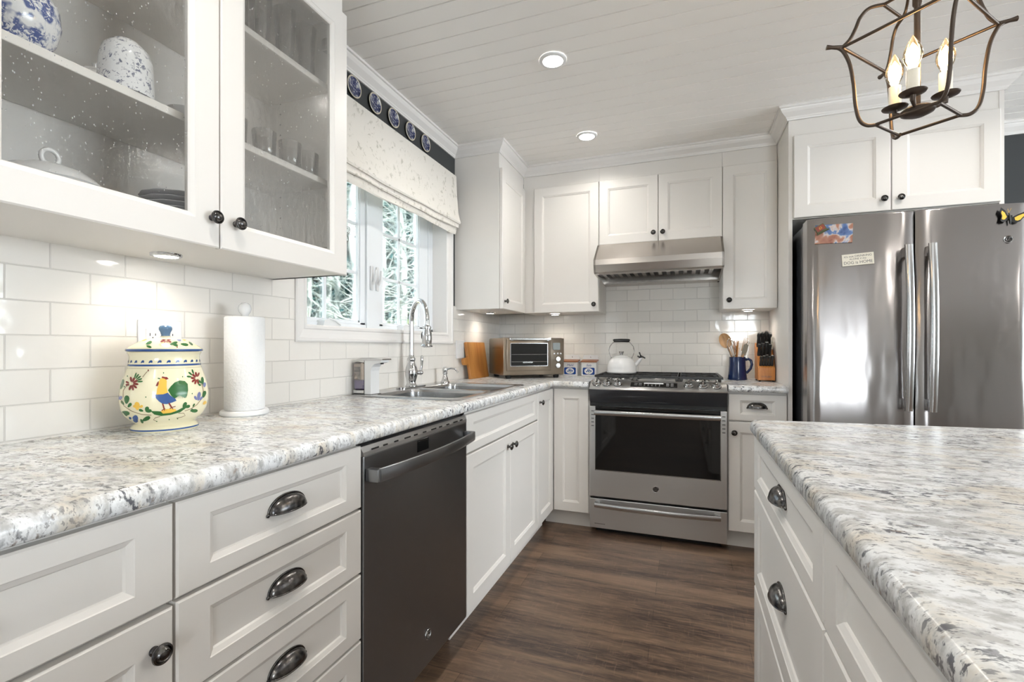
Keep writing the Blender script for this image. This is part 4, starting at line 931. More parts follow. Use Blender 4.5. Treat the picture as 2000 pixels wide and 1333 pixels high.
# paper towel
pt = thing('paper_towel_holder', 'white paper towel holder with round base and ball finial, right of the jar', 'paper towel holder', (.096, 1.090, ZC)); ORG[pt.name] = Vector()
mb = MB(); mb.lathe([(.0001, 0), (.064, 0), (.067, .003), (.067, .012), (.064, .016), (.0001, .016)], 48); mb.build('base', M['white_plastic'], pt, smooth=40)
mb = MB(); mb.cyl((0, 0, .016), (0, 0, .305), .008); mb.lathe([(.009, .303), (.010, .308), (.016, .316), (.0185, .326), (.016, .337), (.009, .344), (.0001, .346)], 28); mb.build('post', M['white'], pt, smooth=50)
pr_ = thing('paper_towel_roll', 'full roll of embossed white paper towel on the holder', 'paper towel', (.096, 1.090, ZC + .0165)); ORG[pr_.name] = Vector()
mb = MB(); mb.lathe([(.020, 0), (.053, 0), (.0555, .003), (.0558, .14), (.0555, .281), (.053, .284), (.020, .284)], 64, cap=False); mb.lathe([(.020, 0), (.020, .284)], 32, cap=False); mb.build('sheets', M['paper'], pr_, smooth=40)
# outlet behind jar and switch plate near the board
def wallplate(nm, label, y, z, w, h, outl):
    t_ = thing(nm, label, 'outlet' if outl else 'switch', (.008, y, z)); mb = MB(); mb.box((.0081, y - w / 2, z - h / 2), (.014, y + w / 2, z + h / 2), .0025); p_ = mb.build('cover_plate', M['white_plastic'], t_)
    for k in range(outl or 1):
        yy = y + (k - (outl or 1) / 2 + .5) * .046
        mb = MB(); mb.mat(0).box((.014, yy - .017, z - .034), (.0165, yy + .017, z + .034), .001); mb.mat(1)
        if outl:
            for zz in (.018, -.020): mb.box((.0165, yy - .008, z + zz - .004), (.0168, yy - .006, z + zz + .004)); mb.box((.0165, yy + .006, z + zz - .003), (.0168, yy + .008, z + zz + .003)); mb.box((.0165, yy - .0015, z + zz - .010), (.0168, yy + .0015, z + zz - .007))
        mb.build('receptacle' if outl else 'rocker', [M['white_plastic'], M['black']], t_)
wallplate('wall_outlet', 'white double outlet in the tile partly hidden by the jar', .895, 1.135, .116, .116, 2)
wallplate('light_switch', 'white switch plate in the tile above the cutting board handle', 2.755, 1.105, .116, .116, 0)
# cutting board leaning against the tile
cb = thing('cutting_board', 'paddle-shaped maple cutting board leaning on the tile beside the toaster oven', 'cutting board', (.068, 2.80, ZC)); ORG[cb.name] = Vector()
mb = MB(); o_ = [(.0, .0), (.30, .0), (.30, .245), (.005, .245), (0, .24), (0, .150), (-.014, .144), (-.034, .140), (-.060, .142), (-.072, .132), (-.074, .112), (-.066, .098), (-.045, .094), (-.022, .098), (-.008, .092), (0, .08)]
mb.prism(o_, 0, .019, 'x', Matrix(((-1, 0, 0, 0), (0, 1, 0, 0), (0, 0, 1, 0), (0, 0, 0, 1)))); b_ = mb.build('board', M['board'], cb); d = b_.modifiers.new('b', 'BEVEL'); d.width = .003; d.segments = 2; d.limit_method = 'ANGLE'
cb.rotation_euler = (0, math.radians(-8.5), 0)
# ================================================================== COUNTERTOP THINGS BY THE RANGE
to = thing('toaster_oven', 'bronze steel toaster oven angled in the counter corner', 'toaster oven', None)
TW, TD, TH = .435, .33, .252
mb = MB(); mb.mat(0).box((0, .012, .020), (TW, TD, .020 + TH), .010); body = mb.build('body', M['bronze_ss'], to, smooth=30)
mb = MB()
for k in range(6): mb.box((-.0012, .03, .215 - k * 0.0), (.0, .03, .215))
for zz in (.206, .200): mb.box((-.0008, .06, zz), (.001, .24, zz + .0015))
mb.build('side_vent', M['black'], body)
mb = MB(); mb.box((0, -.002, .024), (TW, .012, .020 + TH - .004), .004); fp = mb.build('front_frame', M['bronze_ss'], to, smooth=30)
mb = MB(); mb.box((.018, -.014, .052), (.335, -.002, .262), .005); dd = mb.build('door', M['bronze_ss'], to, smooth=30)
mb = MB(); mb.box((.046, -.0152, .086), (.305, -.0140, .232), .0005); mb.build('door_window', M['bglass'], dd)
mb = MB()
for a, b in (((.042, .082), (.309, .086)), ((.042, .232), (.309, .236)), ((.042, .086), (.046, .232)), ((.305, .086), (.309, .232))): mb.box((a[0], -.0165, a[1]), (b[0], -.0140, b[1]))
mb.build('window_trim', M['handle_ss'], dd)
mb = MB()
for zz in (.112, .160): mb.tube([(.050, -.0160, zz), (.301, -.0160, zz)], .0012, 6)
mb.box((.130, -.0165, .104), (.200, -.0155, .114)); mb.build('rack_edge', M['handle_ss'], dd)
mb = MB(); mb.box((.030, -.040, .254), (.325, -.026, .270), .004)
for x in (.05, .305): mb.box((x - .008, -.030, .250), (x + .008, -.010, .262), .002)
mb.build('handle', M['handle_ss'], dd)
mb = MB(); mb.box((.352, -.0035, .190), (.405, -.0018, .238), .0005); mb.build('display', plain('lcd_grey', S(84, 92, 84), .2), fp)
for zz in (.128, .084):
    mb = MB(frame((.385, -.002, zz), X_, Z_, NY)); mb.lathe([(.0175, 0), (.0175, .010), (.0155, .014), (.0001, .0145)], 24); mb.build('dial', M['steelknob'], fp, smooth=40)
for xx in (.360, .386, .408):
    mb = MB(frame((xx, -.002, .164), X_, Z_, NY)); mb.lathe([(.0068, 0), (.0068, .004), (.0001, .005)], 14); mb.build('button', M['steelknob'], fp, smooth=40)
for x in (.045, TW - .045):
    for y in (.035, TD - .04): mb = MB(); mb.cyl((x, y, 0), (x, y, .022), .016, .022, 16); mb.build('foot', M['rubber'], to, smooth=40)
to.location = (.262, 2.880, ZC); to.rotation_euler = (0, 0, math.radians(39.5))
# the two wall salt boxes
def saltbox(x, label, word, letter, first=None):
    c = thing('salt_box', label, 'canister', (x, YB - .105, ZC), 'salt boxes beside the toaster oven'); ORG[c.name] = Vector()
    mb = MB(); mb.prism([(0, .104), (0, .0), (.088, .0), (.088, .150), (.080, .150), (.080, .092)], -.054, .054, 'x'); b_ = mb.build('box', M['white'], c)
    d = b_.modifiers.new('b', 'BEVEL'); d.width = .004; d.segments = 2; d.limit_method = 'ANGLE'
    mb = MB(); mb.prism([(-.056, .112), (.056, .112), (.056, .134), (.030, .148), (0, .154), (-.030, .148), (-.056, .134)], .078, .0885, 'y'); mb.build('back_plate', M['white'], c)
    mb = MB(); mb.prism([(-.008, .100), (.080, .112), (.080, .119), (-.008, .107)], -.058, .058, 'x'); mb.build('wooden_lid', M['lidwood'], c)
    mb = MB(); mb.mat(0).prism(rr(-.043, .043, .012, .062, .008), -.0008, .0, 'y')
    mb.mat(1).prism([(.031 * math.cos(2 * PI * k / 24), .037 + .022 * math.sin(2 * PI * k / 24)) for k in range(24)], -.0014, -.0008, 'y')
    mb.mat(2)
    for cx_, cz, r in ((.0, .043, .010), (-.014, .034, .005), (.016, .038, .0055)): mb.prism([(cx_ + r * math.cos(2 * PI * k / 14), cz + r * math.sin(2 * PI * k / 14)) for k in range(14)], -.0019, -.0014, 'y')
    mb.mat(1).prism([(.001 + .004 * math.cos(2 * PI * k / 10), .045 + .004 * math.sin(2 * PI * k / 10)) for k in range(10)], -.0022, -.0019, 'y')
    mb.mat(3).tube([(0, -.0018, .033), (.003, -.0018, .026), (-.003, -.0018, .018)], .0012, 6); mb.tube([(.003, -.0018, .026), (.016, -.0018, .032)], .0010, 6)
    mb.build('painted_panel', [M['navy'], M['white'], M['d_blue'], M['d_green']], c)
    text(word, .024, frame((0, -.0006, .078), X_, Z_, NY), 'script_lettering', M['navy'], c, .0003, shear=.35)
    text(letter, .014, frame((0, .0775, .136), X_, Z_, NY), 'letter', M['dark_ss_text'], c, .0003)
    return c
saltbox(.592, 'white salt box with wooden lid and blue flower panel, touching the toaster oven side', 'Mehl', 'B')
saltbox(.728, 'white salt box with wooden lid and blue flower panel, next to the range', 'Salz', '6')
# kettle
kt = thing('kettle', 'white enamel kettle with black grip on the back left burner', 'kettle', (xc - .237, 3.215, .9482)); ORG[kt.name] = Vector()
mb = MB(); mb.lathe([(.0001, 0), (.090, 0), (.097, .004), (.0985, .010), (.094, .018), (.0945, .035), (.090, .058), (.080, .080), (.066, .096), (.054, .103), (.0001, .103)], 48)
mb.tube([(.075, 0, .045), (.100, 0, .062), (.118, 0, .084), (.130, 0, .104)], [.020, .015, .012, .011], 16, sq=.9); mb.build('body', M['enamel'], kt, smooth=50)
mb = MB(); mb.lathe([(.056, .102), (.056, .105), (.044, .112), (.020, .118), (.0001, .119)], 36); li = mb.build('lid', M['enamel'], kt, smooth=50)
mb = MB(); mb.lathe([(.010, .117), (.011, .126), (.0165, .140), (.0165, .143), (.0001, .144)], 20); mb.build('lid_knob', M['steelknob'], li, smooth=40)
mb = MB()
A_ = [(-.066, .094), (-.070, .105), (-.078, .125), (-.082, .150), (-.076, .176), (-.062, .194), (-.050, .206), (-.048, .212)]
mb.tube([(x, 0, z) for x, z in A_] + [(-x, 0, z) for x, z in A_[::-1]], .0026, 8); mb.ball((-.066, 0, .098), .006, 10); mb.ball((.066, 0, .098), .006, 10); hn = mb.build('bail', M['chrome'], kt, smooth=40)
mb = MB(); mb.tube([(-.052, 0, .212), (-.048, 0, .2145), (0, 0, .216), (.048, 0, .2145), (.052, 0, .212)], [.010, .0115, .0115, .0115, .010], 16); mb.build('grip', M['black'], hn, smooth=40)
mb = MB(); mb.ball((.126, 0, .104), .0125, 12, (1.2, 1, .8)); mb.tube([(.133, 0, .106), (.122, 0, .120), (.116, 0, .138)], [.0045, .004, .0045], 8); mb.tube([(.112, 0, .112), (.104, 0, .108)], .006, 8); mb.tube([(.120, 0, .118), (.140, 0, .106), (.154, 0, .098)], [.004, .005, .004], 8); mb.build('whistle', M['black'], kt, smooth=40)
kt.rotation_euler = (0, 0, math.radians(12))
# utensil mug
mg = thing('utensil_mug', 'tall dark blue glazed mug holding kitchen utensils, left of the knife block', 'mug', (1.690, 3.345, ZC)); ORG[mg.name] = Vector()
mb = MB(); mb.lathe([(.0001, 0), (.056, 0), (.058, .004), (.0565, .012), (.052, .05), (.049, .10), (.0485, .142), (.0475, .146), (.0455, .142), (.046, .10), (.048, .03), (.0001, .008)], 40); mb.build('mug_body', M['blue_glaze'], mg, smooth=50)
mb = MB(); mb.tube([(.047, 0, .128), (.062, 0, .134), (.078, 0, .124), (.083, 0, .100), (.076, 0, .072), (.060, 0, .052), (.051, 0, .045)], [.007, .0065, .006, .006, .006, .006, .007], 12, sq=1.3); mb.build('handle', M['blue_glaze'], mg, smooth=50); mg.rotation_euler = (0, 0, math.radians(-8))
def utensil(nm, label, cat, base, tip, build_):
    p, q = Vector(base), Vector(tip); L = (q - p).length; c = thing(nm, label, cat, None); build_(c, L); d = (q - p).normalized()
    xa = Vector((1, 0, 0)) - d * d.x; xa.normalize(); ya = d.cross(xa); c.matrix_world = Matrix(((xa.x, ya.x, d.x, p.x), (xa.y, ya.y, d.y, p.y), (xa.z, ya.z, d.z, p.z), (0, 0, 0, 1)))
    return c
mx, my, mz = 1.690, 3.345, ZC + .012
def u_spoon(c, L):
    mb = MB(); mb.tube([(0, 0, 0), (0, 0, L - .085)], [.006, .006], 12); mb.build('handle', M['spoon'], c, smooth=50)
    mb = MB(); n = 20; vs = []; fs = []
    for e in (0, 1):
        vs.append((0, .009 - e * .004, L - .045))
        for ring_ in (.5, .8, 1):
            for k in range(n):
                a = 2 * PI * k / n; vs.append((.036 * ring_ * math.cos(a), (.009 - e * .004) * (1 - ring_ ** 2), L - .045 + .050 * ring_ * math.sin(a)))
    S_ = 1 + 3 * n
    for e in (0, 1):
        o = e * S_; fs += [(o, o + 1 + k, o + 1 + (k + 1) % n) for k in range(n)]
        for j in (0, 1): fs += [(o + 1 + j * n + k, o + 1 + (j + 1) * n + k, o + 1 + (j + 1) * n + (k + 1) % n, o + 1 + j * n + (k + 1) % n) for k in range(n)]
    fs += [(1 + 2 * n + k, 1 + 2 * n + (k + 1) % n, S_ + 1 + 2 * n + (k + 1) % n, S_ + 1 + 2 * n + k) for k in range(n)]
    mb.add(vs, fs); mb.build('bowl', M['spoon'], c, smooth=50)
utensil('wooden_spoon', 'large brown wooden spoon leaning left out of the blue mug', 'spoon', (mx + .018, my, mz), (mx - .088, my - .012, ZC + .292), u_spoon)
def u_whisk(c, L, w=.022, n=5, col='handle_ss'):
    mb = MB(); mb.tube([(0, 0, 0), (0, 0, L * .55)], [.005, .005], 10); mb.build('handle', M[col], c, smooth=50)
    mb = MB()
    for k in range(n):
        a = PI * k / n; P = []
        for i in range(17):
            t = PI * i / 16; rr_ = w * math.sin(t) ** .8 if 0 < i < 16 else 0; P.append((rr_ * math.cos(a) * (1 if True else 1), rr_ * math.sin(a), 0))
        P = [(w * math.sin(2 * PI * i / 20) * math.cos(a) * (1 if True else 0), w * math.sin(2 * PI * i / 20) * math.sin(a), L * .55 + (L * .45) * (1 - math.cos(2 * PI * i / 20)) / 2) for i in range(21)]
        mb.tube(P, .0009, 5)
    mb.build('wires', M['chrome'], c, smooth=50)
utensil('whisk', 'balloon whisk in front of the wooden spoon in the blue mug', 'whisk', (mx + .012, my - .02, mz), (mx - .052, my - .045, ZC + .262), lambda c, L: u_whisk(c, L, .024))
utensil('whisk', 'small thin wire whisk at the right side of the blue mug', 'whisk', (mx - .01, my + .01, mz), (mx + .066, my + .0, ZC + .245), lambda c, L: u_whisk(c, L, .014, 3))
def u_bundle(c, L):
    mb = MB(); mb.cyl((0, 0, 0), (0, 0, L * .5), .006, .006, 10); mb.build('handle', M['board'], c, smooth=40)
    mb = MB()
    for k in range(26):
        a = k * 2.4; r = .004 + .016 * (k / 26) ** .5; mb.tube([(.004 * math.cos(a), .004 * math.sin(a), L * .5), (r * math.cos(a), r * math.sin(a), L * (.9 + .1 * math.sin(k * 5)))], .0012, 4)
    mb.build('bristles', M['board'], c)
utensil('brush_whisk', 'orange straw brush standing in the middle of the blue mug', 'brush', (mx - .004, my + .012, mz), (mx - .006, my + .018, ZC + .252), u_bundle)
def u_fork(c, L):
    mb = MB(); mb.tube([(0, 0, 0), (0, 0, L * .62), (0, 0, L * .68)], [.0055, .006, .009], 10, sq=.5)
    for x in (-.009, -.003, .003, .009): mb.tube([(x * .8, 0, L * .67), (x, 0, L * .8), (x * 1.1, 0, L)], [.003, .0022, .0012], 6)
    mb.build('fork_body', M['spoon'], c, smooth=50)
utensil('wooden_fork', 'pale wooden fork leaning right out of the blue mug', 'fork', (mx - .012, my - .010, mz), (mx + .050, my - .015, ZC + .268), u_fork)
def u_scr(c, L):
    mb = MB(); mb.tube([(0, 0, 0), (0, 0, L * .7)], [.005, .005], 10); mb.build('handle', M['spoon'], c, smooth=40)
    mb = MB(); mb.prism([(-.011, L * .66), (.011, L * .66), (.015, L * .80), (.013, L * .96), (0, L), (-.013, L * .95), (-.014, L * .8)], -.003, .003, 'y'); mb.build('blade', plain('grey_silicone', S(120, 112, 96), .5), c)
utensil('spatula', 'grey bladed spatula leaning right in the blue mug below the wooden fork', 'spatula', (mx - .010, my - .028, mz), (mx + .050, my - .040, ZC + .232), u_scr)
# knife block
kb = thing('knife_block', 'oak knife block full of black-handled knives beside the refrigerator panel', 'knife block', (1.836, 3.20, ZC)); ORG[kb.name] = Vector()
mb = MB(); sideP = [(0, .008), (0, .086), (.020, .100), (.046, .150), (.066, .160), (.110, .232), (.150, .236), (.165, .215), (.150, .012), (.10, .008)]
mb.prism(sideP, -.046, .046, 'x'); b_ = mb.build('block', M['block'], kb); d = b_.modifiers.new('b', 'BEVEL'); d.width = .003; d.segments = 2; d.limit_method = 'ANGLE'
mb = MB()
for x in (-.036, .036):
    for y in (.012, .135): mb.cyl((x, y, 0), (x, y, .009), .006, n=12)
mb.build('feet', M['rubber'], kb)
text('CUTLERY', .013, frame((0, -.0004, .030), X_, Z_, NY), 'engraving', M['dark_ss_text'], kb, .0004)
def knife(x, y, z, tilt, L, w, label, nm='kitchen_knife', cap=True, mat='black'):
    c = thing(nm, label, 'knife' if nm != 'kitchen_scissors' else 'scissors', None, 'black-handled knives in the knife block' if nm != 'kitchen_scissors' else None)
    mb = MB(); vs = []; P = [(-.004, .85), (.012, 1.0), (.35 * L, .9), (.65 * L, .82), (.9 * L, 1.05), (L, .8)]
    mb.tube([(0, -.002 * (i == 4), q[0]) for i, q in enumerate(P)], [w * q[1] for q in P], 12, sq=1.35); h = mb.build('handle', M[mat], c, smooth=50)
    if cap: mb = MB(); mb.tube([(0, 0, L * .985), (0, 0, L + .003)], [w * .86, w * .80], 12, sq=1.35); mb.build('end_cap', M['chrome'], h, smooth=40)
    mb = MB(); mb.box((-.0009, -w * .9, -.055), (.0009, w * .9, .0)); mb.build('blade', M['chrome'], c)
    c.location = kb.location + Vector((x, y, z)); c.rotation_euler = (math.radians(tilt), 0, 0); return c
rows = [(.098, .214, [-.032, -.012, .008, .027], .092, .0085, 'long black knife handle in the top row of the block'),
        (.060, .157, [-.034, -.015, .004, .022], .084, .0080, 'black knife handle in the middle row of the block'),
        (.016, .094, [-.030, -.015, .000, .015, .030], .070, .0062, 'small black steak knife handle in the lowest row of the block')]
pos_words = ['leftmost', 'second', 'third', 'fourth', 'rightmost']
for y, z, xs, L, w, lb in rows:
    for i, x in enumerate(xs):
        knife(x, y, z, 24 + (i % 2) * 2, L * (1 + .07 * ((i * 7) % 3 - 1)), w, lb.replace(' in the', ', ' + (pos_words[i] if i < len(xs) - 1 else 'rightmost') + ' in the'))
sc_ = knife(.0405, .085, .200, 14, .075, .006, 'pale-handled kitchen scissors at the right edge of the knife block', 'kitchen_scissors', False, 'candle')
# ================================================================== DISHES BEHIND THE GLASS DOORS
Z0, Z1, Z2 = ZU + .0172, 1.6662, 1.9802
def vessel(nm, label, cat, x, y, z, prof, mat, group=None, extra=None, n=36):
    c = thing(nm, label, cat, (x, y, z), group); ORG[c.name] = Vector(); mb = MB(); mb.lathe(prof, n)
    mb.build('bowl_body' if 'bowl' in nm else 'vessel_body', mat, c, smooth=45)
    if extra: extra(c)
    return c
cupP = [(.0001, .118), (.024, .118), (.030, .112), (.041, .100), (.047, .080), (.0485, .050), (.050, .012), (.051, 0), (.048, 0), (.045, .050), (.043, .078), (.036, .098), (.0001, .110)]
def cup_handle(c): mb = MB(); mb.tube([(-.030, .036, .085), (-.048, .052, .080), (-.058, .060, .060), (-.050, .050, .035), (-.034, .036, .028)], .005, 10); mb.build('handle', M['china'], c, smooth=60)
vessel('floral_cup', 'upside-down white cup with blue flowers on the middle shelf', 'cup', .225, .683, Z1, cupP, M['china'], extra=cup_handle)
vessel('ginger_jar', 'dark blue and white patterned pot at the far left of the middle shelf', 'pot', .215, .500, Z1, [(.0001, 0), (.040, 0), (.045, .004), (.060, .030), (.067, .060), (.064, .090), (.050, .112), (.038, .120), (.036, .128), (.0001, .130)], M['china2'])
def pot_extra(c):
    mb = MB(); mb.lathe([(.030, .082), (.028, .088), (.010, .094), (.008, .100), (.010, .106), (.0001, .110)], 24); mb.build('lid', M['white'], c, smooth=50)
    mb = MB(); mb.tube([(0, .045, .035), (0, .065, .050), (0, .078, .075)], [.010, .007, .005], 10); mb.build('spout', M['white'], c, smooth=50)
vessel('teapot', 'plain white teapot at the back of the middle shelf behind the floral cup', 'teapot', .095, .700, Z1, [(.0001, 0), (.032, 0), (.036, .004), (.050, .025), (.054, .045), (.048, .065), (.034, .080), (.0001, .082)], M['white'], extra=pot_extra)
vessel('small_bowl', 'small white fluted bowl on the middle shelf right of the floral cup', 'bowl', .200, .835, Z1, [(.0001, 0), (.022, 0), (.030, .010), (.040, .028), (.044, .040), (.041, .040), (.034, .024), (.020, .008), (.0001, .006)], M['white'])
def tur(c):
    mb = MB(); mb.lathe([(.080, .062), (.083, .066), (.078, .072), (.060, .088), (.035, .098), (.012, .102), (.0001, .102)], 40); l_ = mb.build('lid', M['white'], c, smooth=50)
    mb = MB(); mb.tube([(0, .014 * math.cos(t), .116 + .015 * math.sin(t)) for t in [2 * PI * k / 18 for k in range(18)]], .0042, 8, closed=True); mb.build('ring_handle', M['white'], l_, smooth=60)
    for s in (-1, 1): mb = MB(); mb.tube([(0, s * .074, .050), (0, s * .092, .054), (0, s * .094, .044), (0, s * .072, .034)], .0045, 8); mb.build('side_handle', M['white'], c, smooth=50)
vessel('tureen', 'white lidded tureen with a ring handle at the cabinet bottom', 'tureen', .205, .560, Z0, [(.0001, 0), (.040, 0), (.044, .006), (.062, .020), (.076, .042), (.081, .060), (.0001, .060)], M['white'], extra=tur)
vessel('sauce_boat', 'small white and blue sauce dish at the far left of the cabinet bottom', 'dish', .215, .425, Z0, [(.0001, 0), (.026, 0), (.034, .020), (.040, .050), (.043, .066), (.040, .066), (.030, .030), (.0001, .010)], M['china2'])
def plate_prof(r, t=.006): return [(.0001, 0), (r * .55, 0), (r * .62, .002), (r * .95, t + .006), (r, t + .008), (r * .98, t + .010), (r * .62, .005), (.0001, .004)]
def plate_mesh(r, scal):
    mb = MB(); P = plate_prof(r); n = 48; vs = []; fs = []
    for rr_, z in P:
        for k in range(n): a = 2 * PI * k / n; q = rr_ * (1 + (.018 * math.cos(12 * a) if scal and rr_ > r * .9 else 0)); vs.append((q * math.cos(a), q * math.sin(a), z))
    for j in range(len(P) - 1):
        for k in range(n): fs.append((j * n + k, j * n + (k + 1) % n, (j + 1) * n + (k + 1) % n, (j + 1) * n + k))
    return mb.add(vs, fs)
def stack(nm, label, group, x, y, z, r, cnt, dz, mat, scal=True):
    o = plate_mesh(r, scal).build(nm, mat, smooth=40); tag(o, label, 'plate', group); o.location = (x, y, z)
    for k in range(1, cnt): c = o.copy(); C.objects.link(c); c.location = (x + random.uniform(-.0015, .0015), y, z + k * dz); c.rotation_euler = (0, 0, k * .7)
pl1 = plain('grey_white_china', S(196, 196, 200), .12)
stack('dinner_plate', 'scalloped white plate in the tall stack at the cabinet bottom behind the left door', 'scalloped plates behind the left door', .185, .835, Z0, .088, 9, .0125, pl1)
stack('side_plate', 'scalloped white plate in the low stack behind the lidded tureen', 'scalloped plates behind the tureen', .095, .672, Z0, .068, 5, .0125, pl1)
stack('serving_plate', 'plain white plate in the stack at the cabinet bottom behind the right door', 'plates behind the right door', .165, 1.110, Z0, .110, 5, .0125, pl1, False)
tg = [(.0001, 0), (.026, 0), (.029, .003), (.031, .035), (.033, .078), (.0315, .078), (.029, .035), (.027, .006), (.0001, .005)]
tg2 = [(.0001, 0), (.024, 0), (.027, .004), (.026, .05), (.029, .12), (.0325, .165), (.0315, .165), (.028, .12), (.0245, .05), (.024, .012), (.0001, .010)]
for i, (x, y, w) in enumerate(((.225, 1.215, 'rightmost on the front edge'), (.235, 1.130, 'second from the right'), (.225, 1.045, 'third from the right'), (.215, .955, 'leftmost behind the right door'), (.120, 1.170, 'in the back row'))):
    vessel('tumbler', 'short clear ribbed tumbler on the middle shelf, ' + w, 'glass', x, y, Z1, tg, M['tumbler'], n=28)
for i, (x, y, w, m) in enumerate(((.225, 1.205, 'rightmost on the shelf edge', 'tumbler'), (.225, 1.120, 'second from the right', 'tumbler'), (.215, 1.040, 'third from the right', 'tumbler'), (.230, .950, 'tinted green', 'tumbler_green'), (.135, 1.085, 'in the back row', 'tumbler'))):
    vessel('tall_glass', 'tall drinking glass on the top shelf, ' + w, 'glass', x, y, Z2, tg2, M[m], n=28)
# ================================================================== WINDOW DRESSING
mb = MB()
# roman shade section: (x, z) outline front then back
SP = [(.028, 2.172), (.052, 2.172), (.056, 2.165), (.060, 2.05), (.070, 1.94), (.080, 1.892), (.084, 1.880), (.080, 1.873), (.072, 1.876), (.070, 1.862), (.072, 1.852), (.068, 1.846), (.060, 1.850), (.056, 1.832), (.055, 1.822), (.050, 1.816), (.044, 1.822), (.040, 1.90), (.028, 2.0)]
ya, yb_, n = 1.400, 2.612, 64; vs = []; fs = []; m_ = len(SP)
for i in range(n + 1):
    y = ya + (yb_ - ya) * i / n; s = (y - ya) / (yb_ - ya)
    for k, (x, z) in enumerate(SP):
        f = max(0, (2.0 - z) / .18) if k < 17 else 0
        vs.append((x + .0035 * f * math.sin(s * 14 + z * 30) + .002 * f * math.sin(s * 31), y, z + .0035 * f * math.sin(s * 9 + k) - .010 * f * 4 * s * (1 - s) * .6))
for i in range(n):
    for k in range(m_): fs.append((i * m_ + k, i * m_ + (k + 1) % m_, (i + 1) * m_ + (k + 1) % m_, (i + 1) * m_ + k))
fs += [tuple(range(m_))[::-1], tuple(range(n * m_, n * m_ + m_))]
mb.add(vs, fs); sh_ = thing('roman_shade', 'ivory patterned roman shade folded at the top of the sink window', 'window shade', (0, 2.0, 2.17))
mb.build('fabric', M['shade'], sh_, smooth=35)
mb = MB(); mb.box((.0, 1.402, 2.135), (.0275, 2.610, 2.172)); mb.build('headrail', M['vinyl'], sh_)
mb = MB(); mb.box((.028, 1.44, 1.832), (.038, 2.57, 1.860), .002); mb.build('bottom_rail', M['vinyl'], sh_)
for i, (y, w) in enumerate(((1.712, 'first from the left, partly behind the glass cabinet'), (1.862, 'second from the left'), (2.012, 'third from the left'), (2.166, 'fourth from the left'), (2.322, 'rightmost, nearest the corner cabinet'))):
    c = thing('decorative_plate', 'tiny blue scene plate above shade, ' + w, 'plate', (.001, y, 2.262), 'small blue plates above the window'); ORG[c.name] = Vector()
    T = frame((0, 0, 0), Y_, Z_, X_)
    mb = MB(T); mb.lathe([(.0001, 0), (.030, 0), (.044, .008), (.047, .012), (.0445, .0135), (.041, .012), (.038, .0055), (.0001, .0055)], 36); mb.build('rim', M['d_brown'] if False else plain('ivory_rim', S(206, 196, 176), .3) if i == 0 else bpy.data.materials['ivory_rim'], c, smooth=50)
    mb = MB(T); mb.lathe([(.0412, .0124), (.036, .0085), (.0001, .0080)], 36, cap=False); mb.build('painted_scene', M['scene'], c, smooth=50)
# wire butterfly on the pane
bf = thing('wire_butterfly', 'small dark wire butterfly ornament stuck to the left window sash', 'ornament', (-.090, 1.765, 1.640)); ORG[bf.name] = Vector()
T = frame((0, 0, 0), Y_, Z_, X_); mb = MB(T)
def lp(cx_, cz, rx, rz, a):
    c_, s_ = math.cos(a), math.sin(a); return [(cx_ + rx * math.cos(t) * c_ - rz * math.sin(t) * s_, cz + rx * math.cos(t) * s_ + rz * math.sin(t) * c_, .002) for t in [2 * PI * k / 18 for k in range(18)]]
for s in (-1, 1):
    for q in (lp(s * .024, .017, .020, .014, s * .9), lp(s * .024, .017, .012, .008, s * .9), lp(s * .018, -.018, .016, .011, -s * 1.0)): mb.tube(q, .0013, 6, closed=True)
    mb.tube([(0, .016, .002), (s * .008, .032, .002), (s * .014, .042, .002)], .0009, 6); mb.ball((s * .014, .042, .002), .0022, 8)
mb.tube([(0, .016, .003), (0, 0, .004), (0, -.034, .002)], [.002, .0035, .0015], 8); mb.box((-.004, -.006, -.0035), (.004, .006, .002)); mb.build('wire_shape', M['lantern'], bf, smooth=50)
# ================================================================== LAMPS
DLW = ['above the aisle in front of the sink', 'nearest the back cabinets']
for i, (x, y) in enumerate(DOWNLIGHTS[:2]):
    c = thing('recessed_downlight', 'round white recessed ceiling light ' + DLW[i], 'ceiling light', (x, y, CEIL - .004), 'recessed ceiling lights'); ORG[c.name] = Vector()
    mb = MB(); mb.lathe([(.0445, -.0045), (.047, -.0055), (.056, -.003), (.0595, 0), (.0595, .003)], 40, cap=False); mb.build('trim_ring', M['white_plastic'], c, smooth=60)
    mb = MB(); mb.lathe([(.0001, -.0035), (.0445, -.0035)], 32); mb.build('lens', M['lens'], c)
    if i == 0: proto = c
for x, y in DOWNLIGHTS[2:]:
    c = copy_tree(proto); c.location = (x, y, CEIL - .004); c['label'] = 'added round white ceiling light, out of view, giving fill light to the room'
PW = ['under the glass-front cabinet', 'under the corner cabinet by the window', 'under the single door cabinet left of the hood', 'under the narrow cabinet right of the hood']
for i, (x, y, z) in enumerate(PUCKS):
    zz = ZU if i < 3 else ZU - .006
    c = thing('puck_light', 'small round puck light ' + PW[i], 'cabinet light', (x, y, zz), 'puck lights under the wall cabinets'); ORG[c.name] = Vector()
    mb = MB(); mb.lathe([(.026, -.007), (.029, -.008), (.034, -.006), (.035, 0)], 32, cap=False); mb.build('trim_ring', M['chrome'], c, smooth=60)
    mb = MB(); mb.lathe([(.0001, -.0065), (.026, -.0065)], 24); mb.build('lens', M['lens'], c)
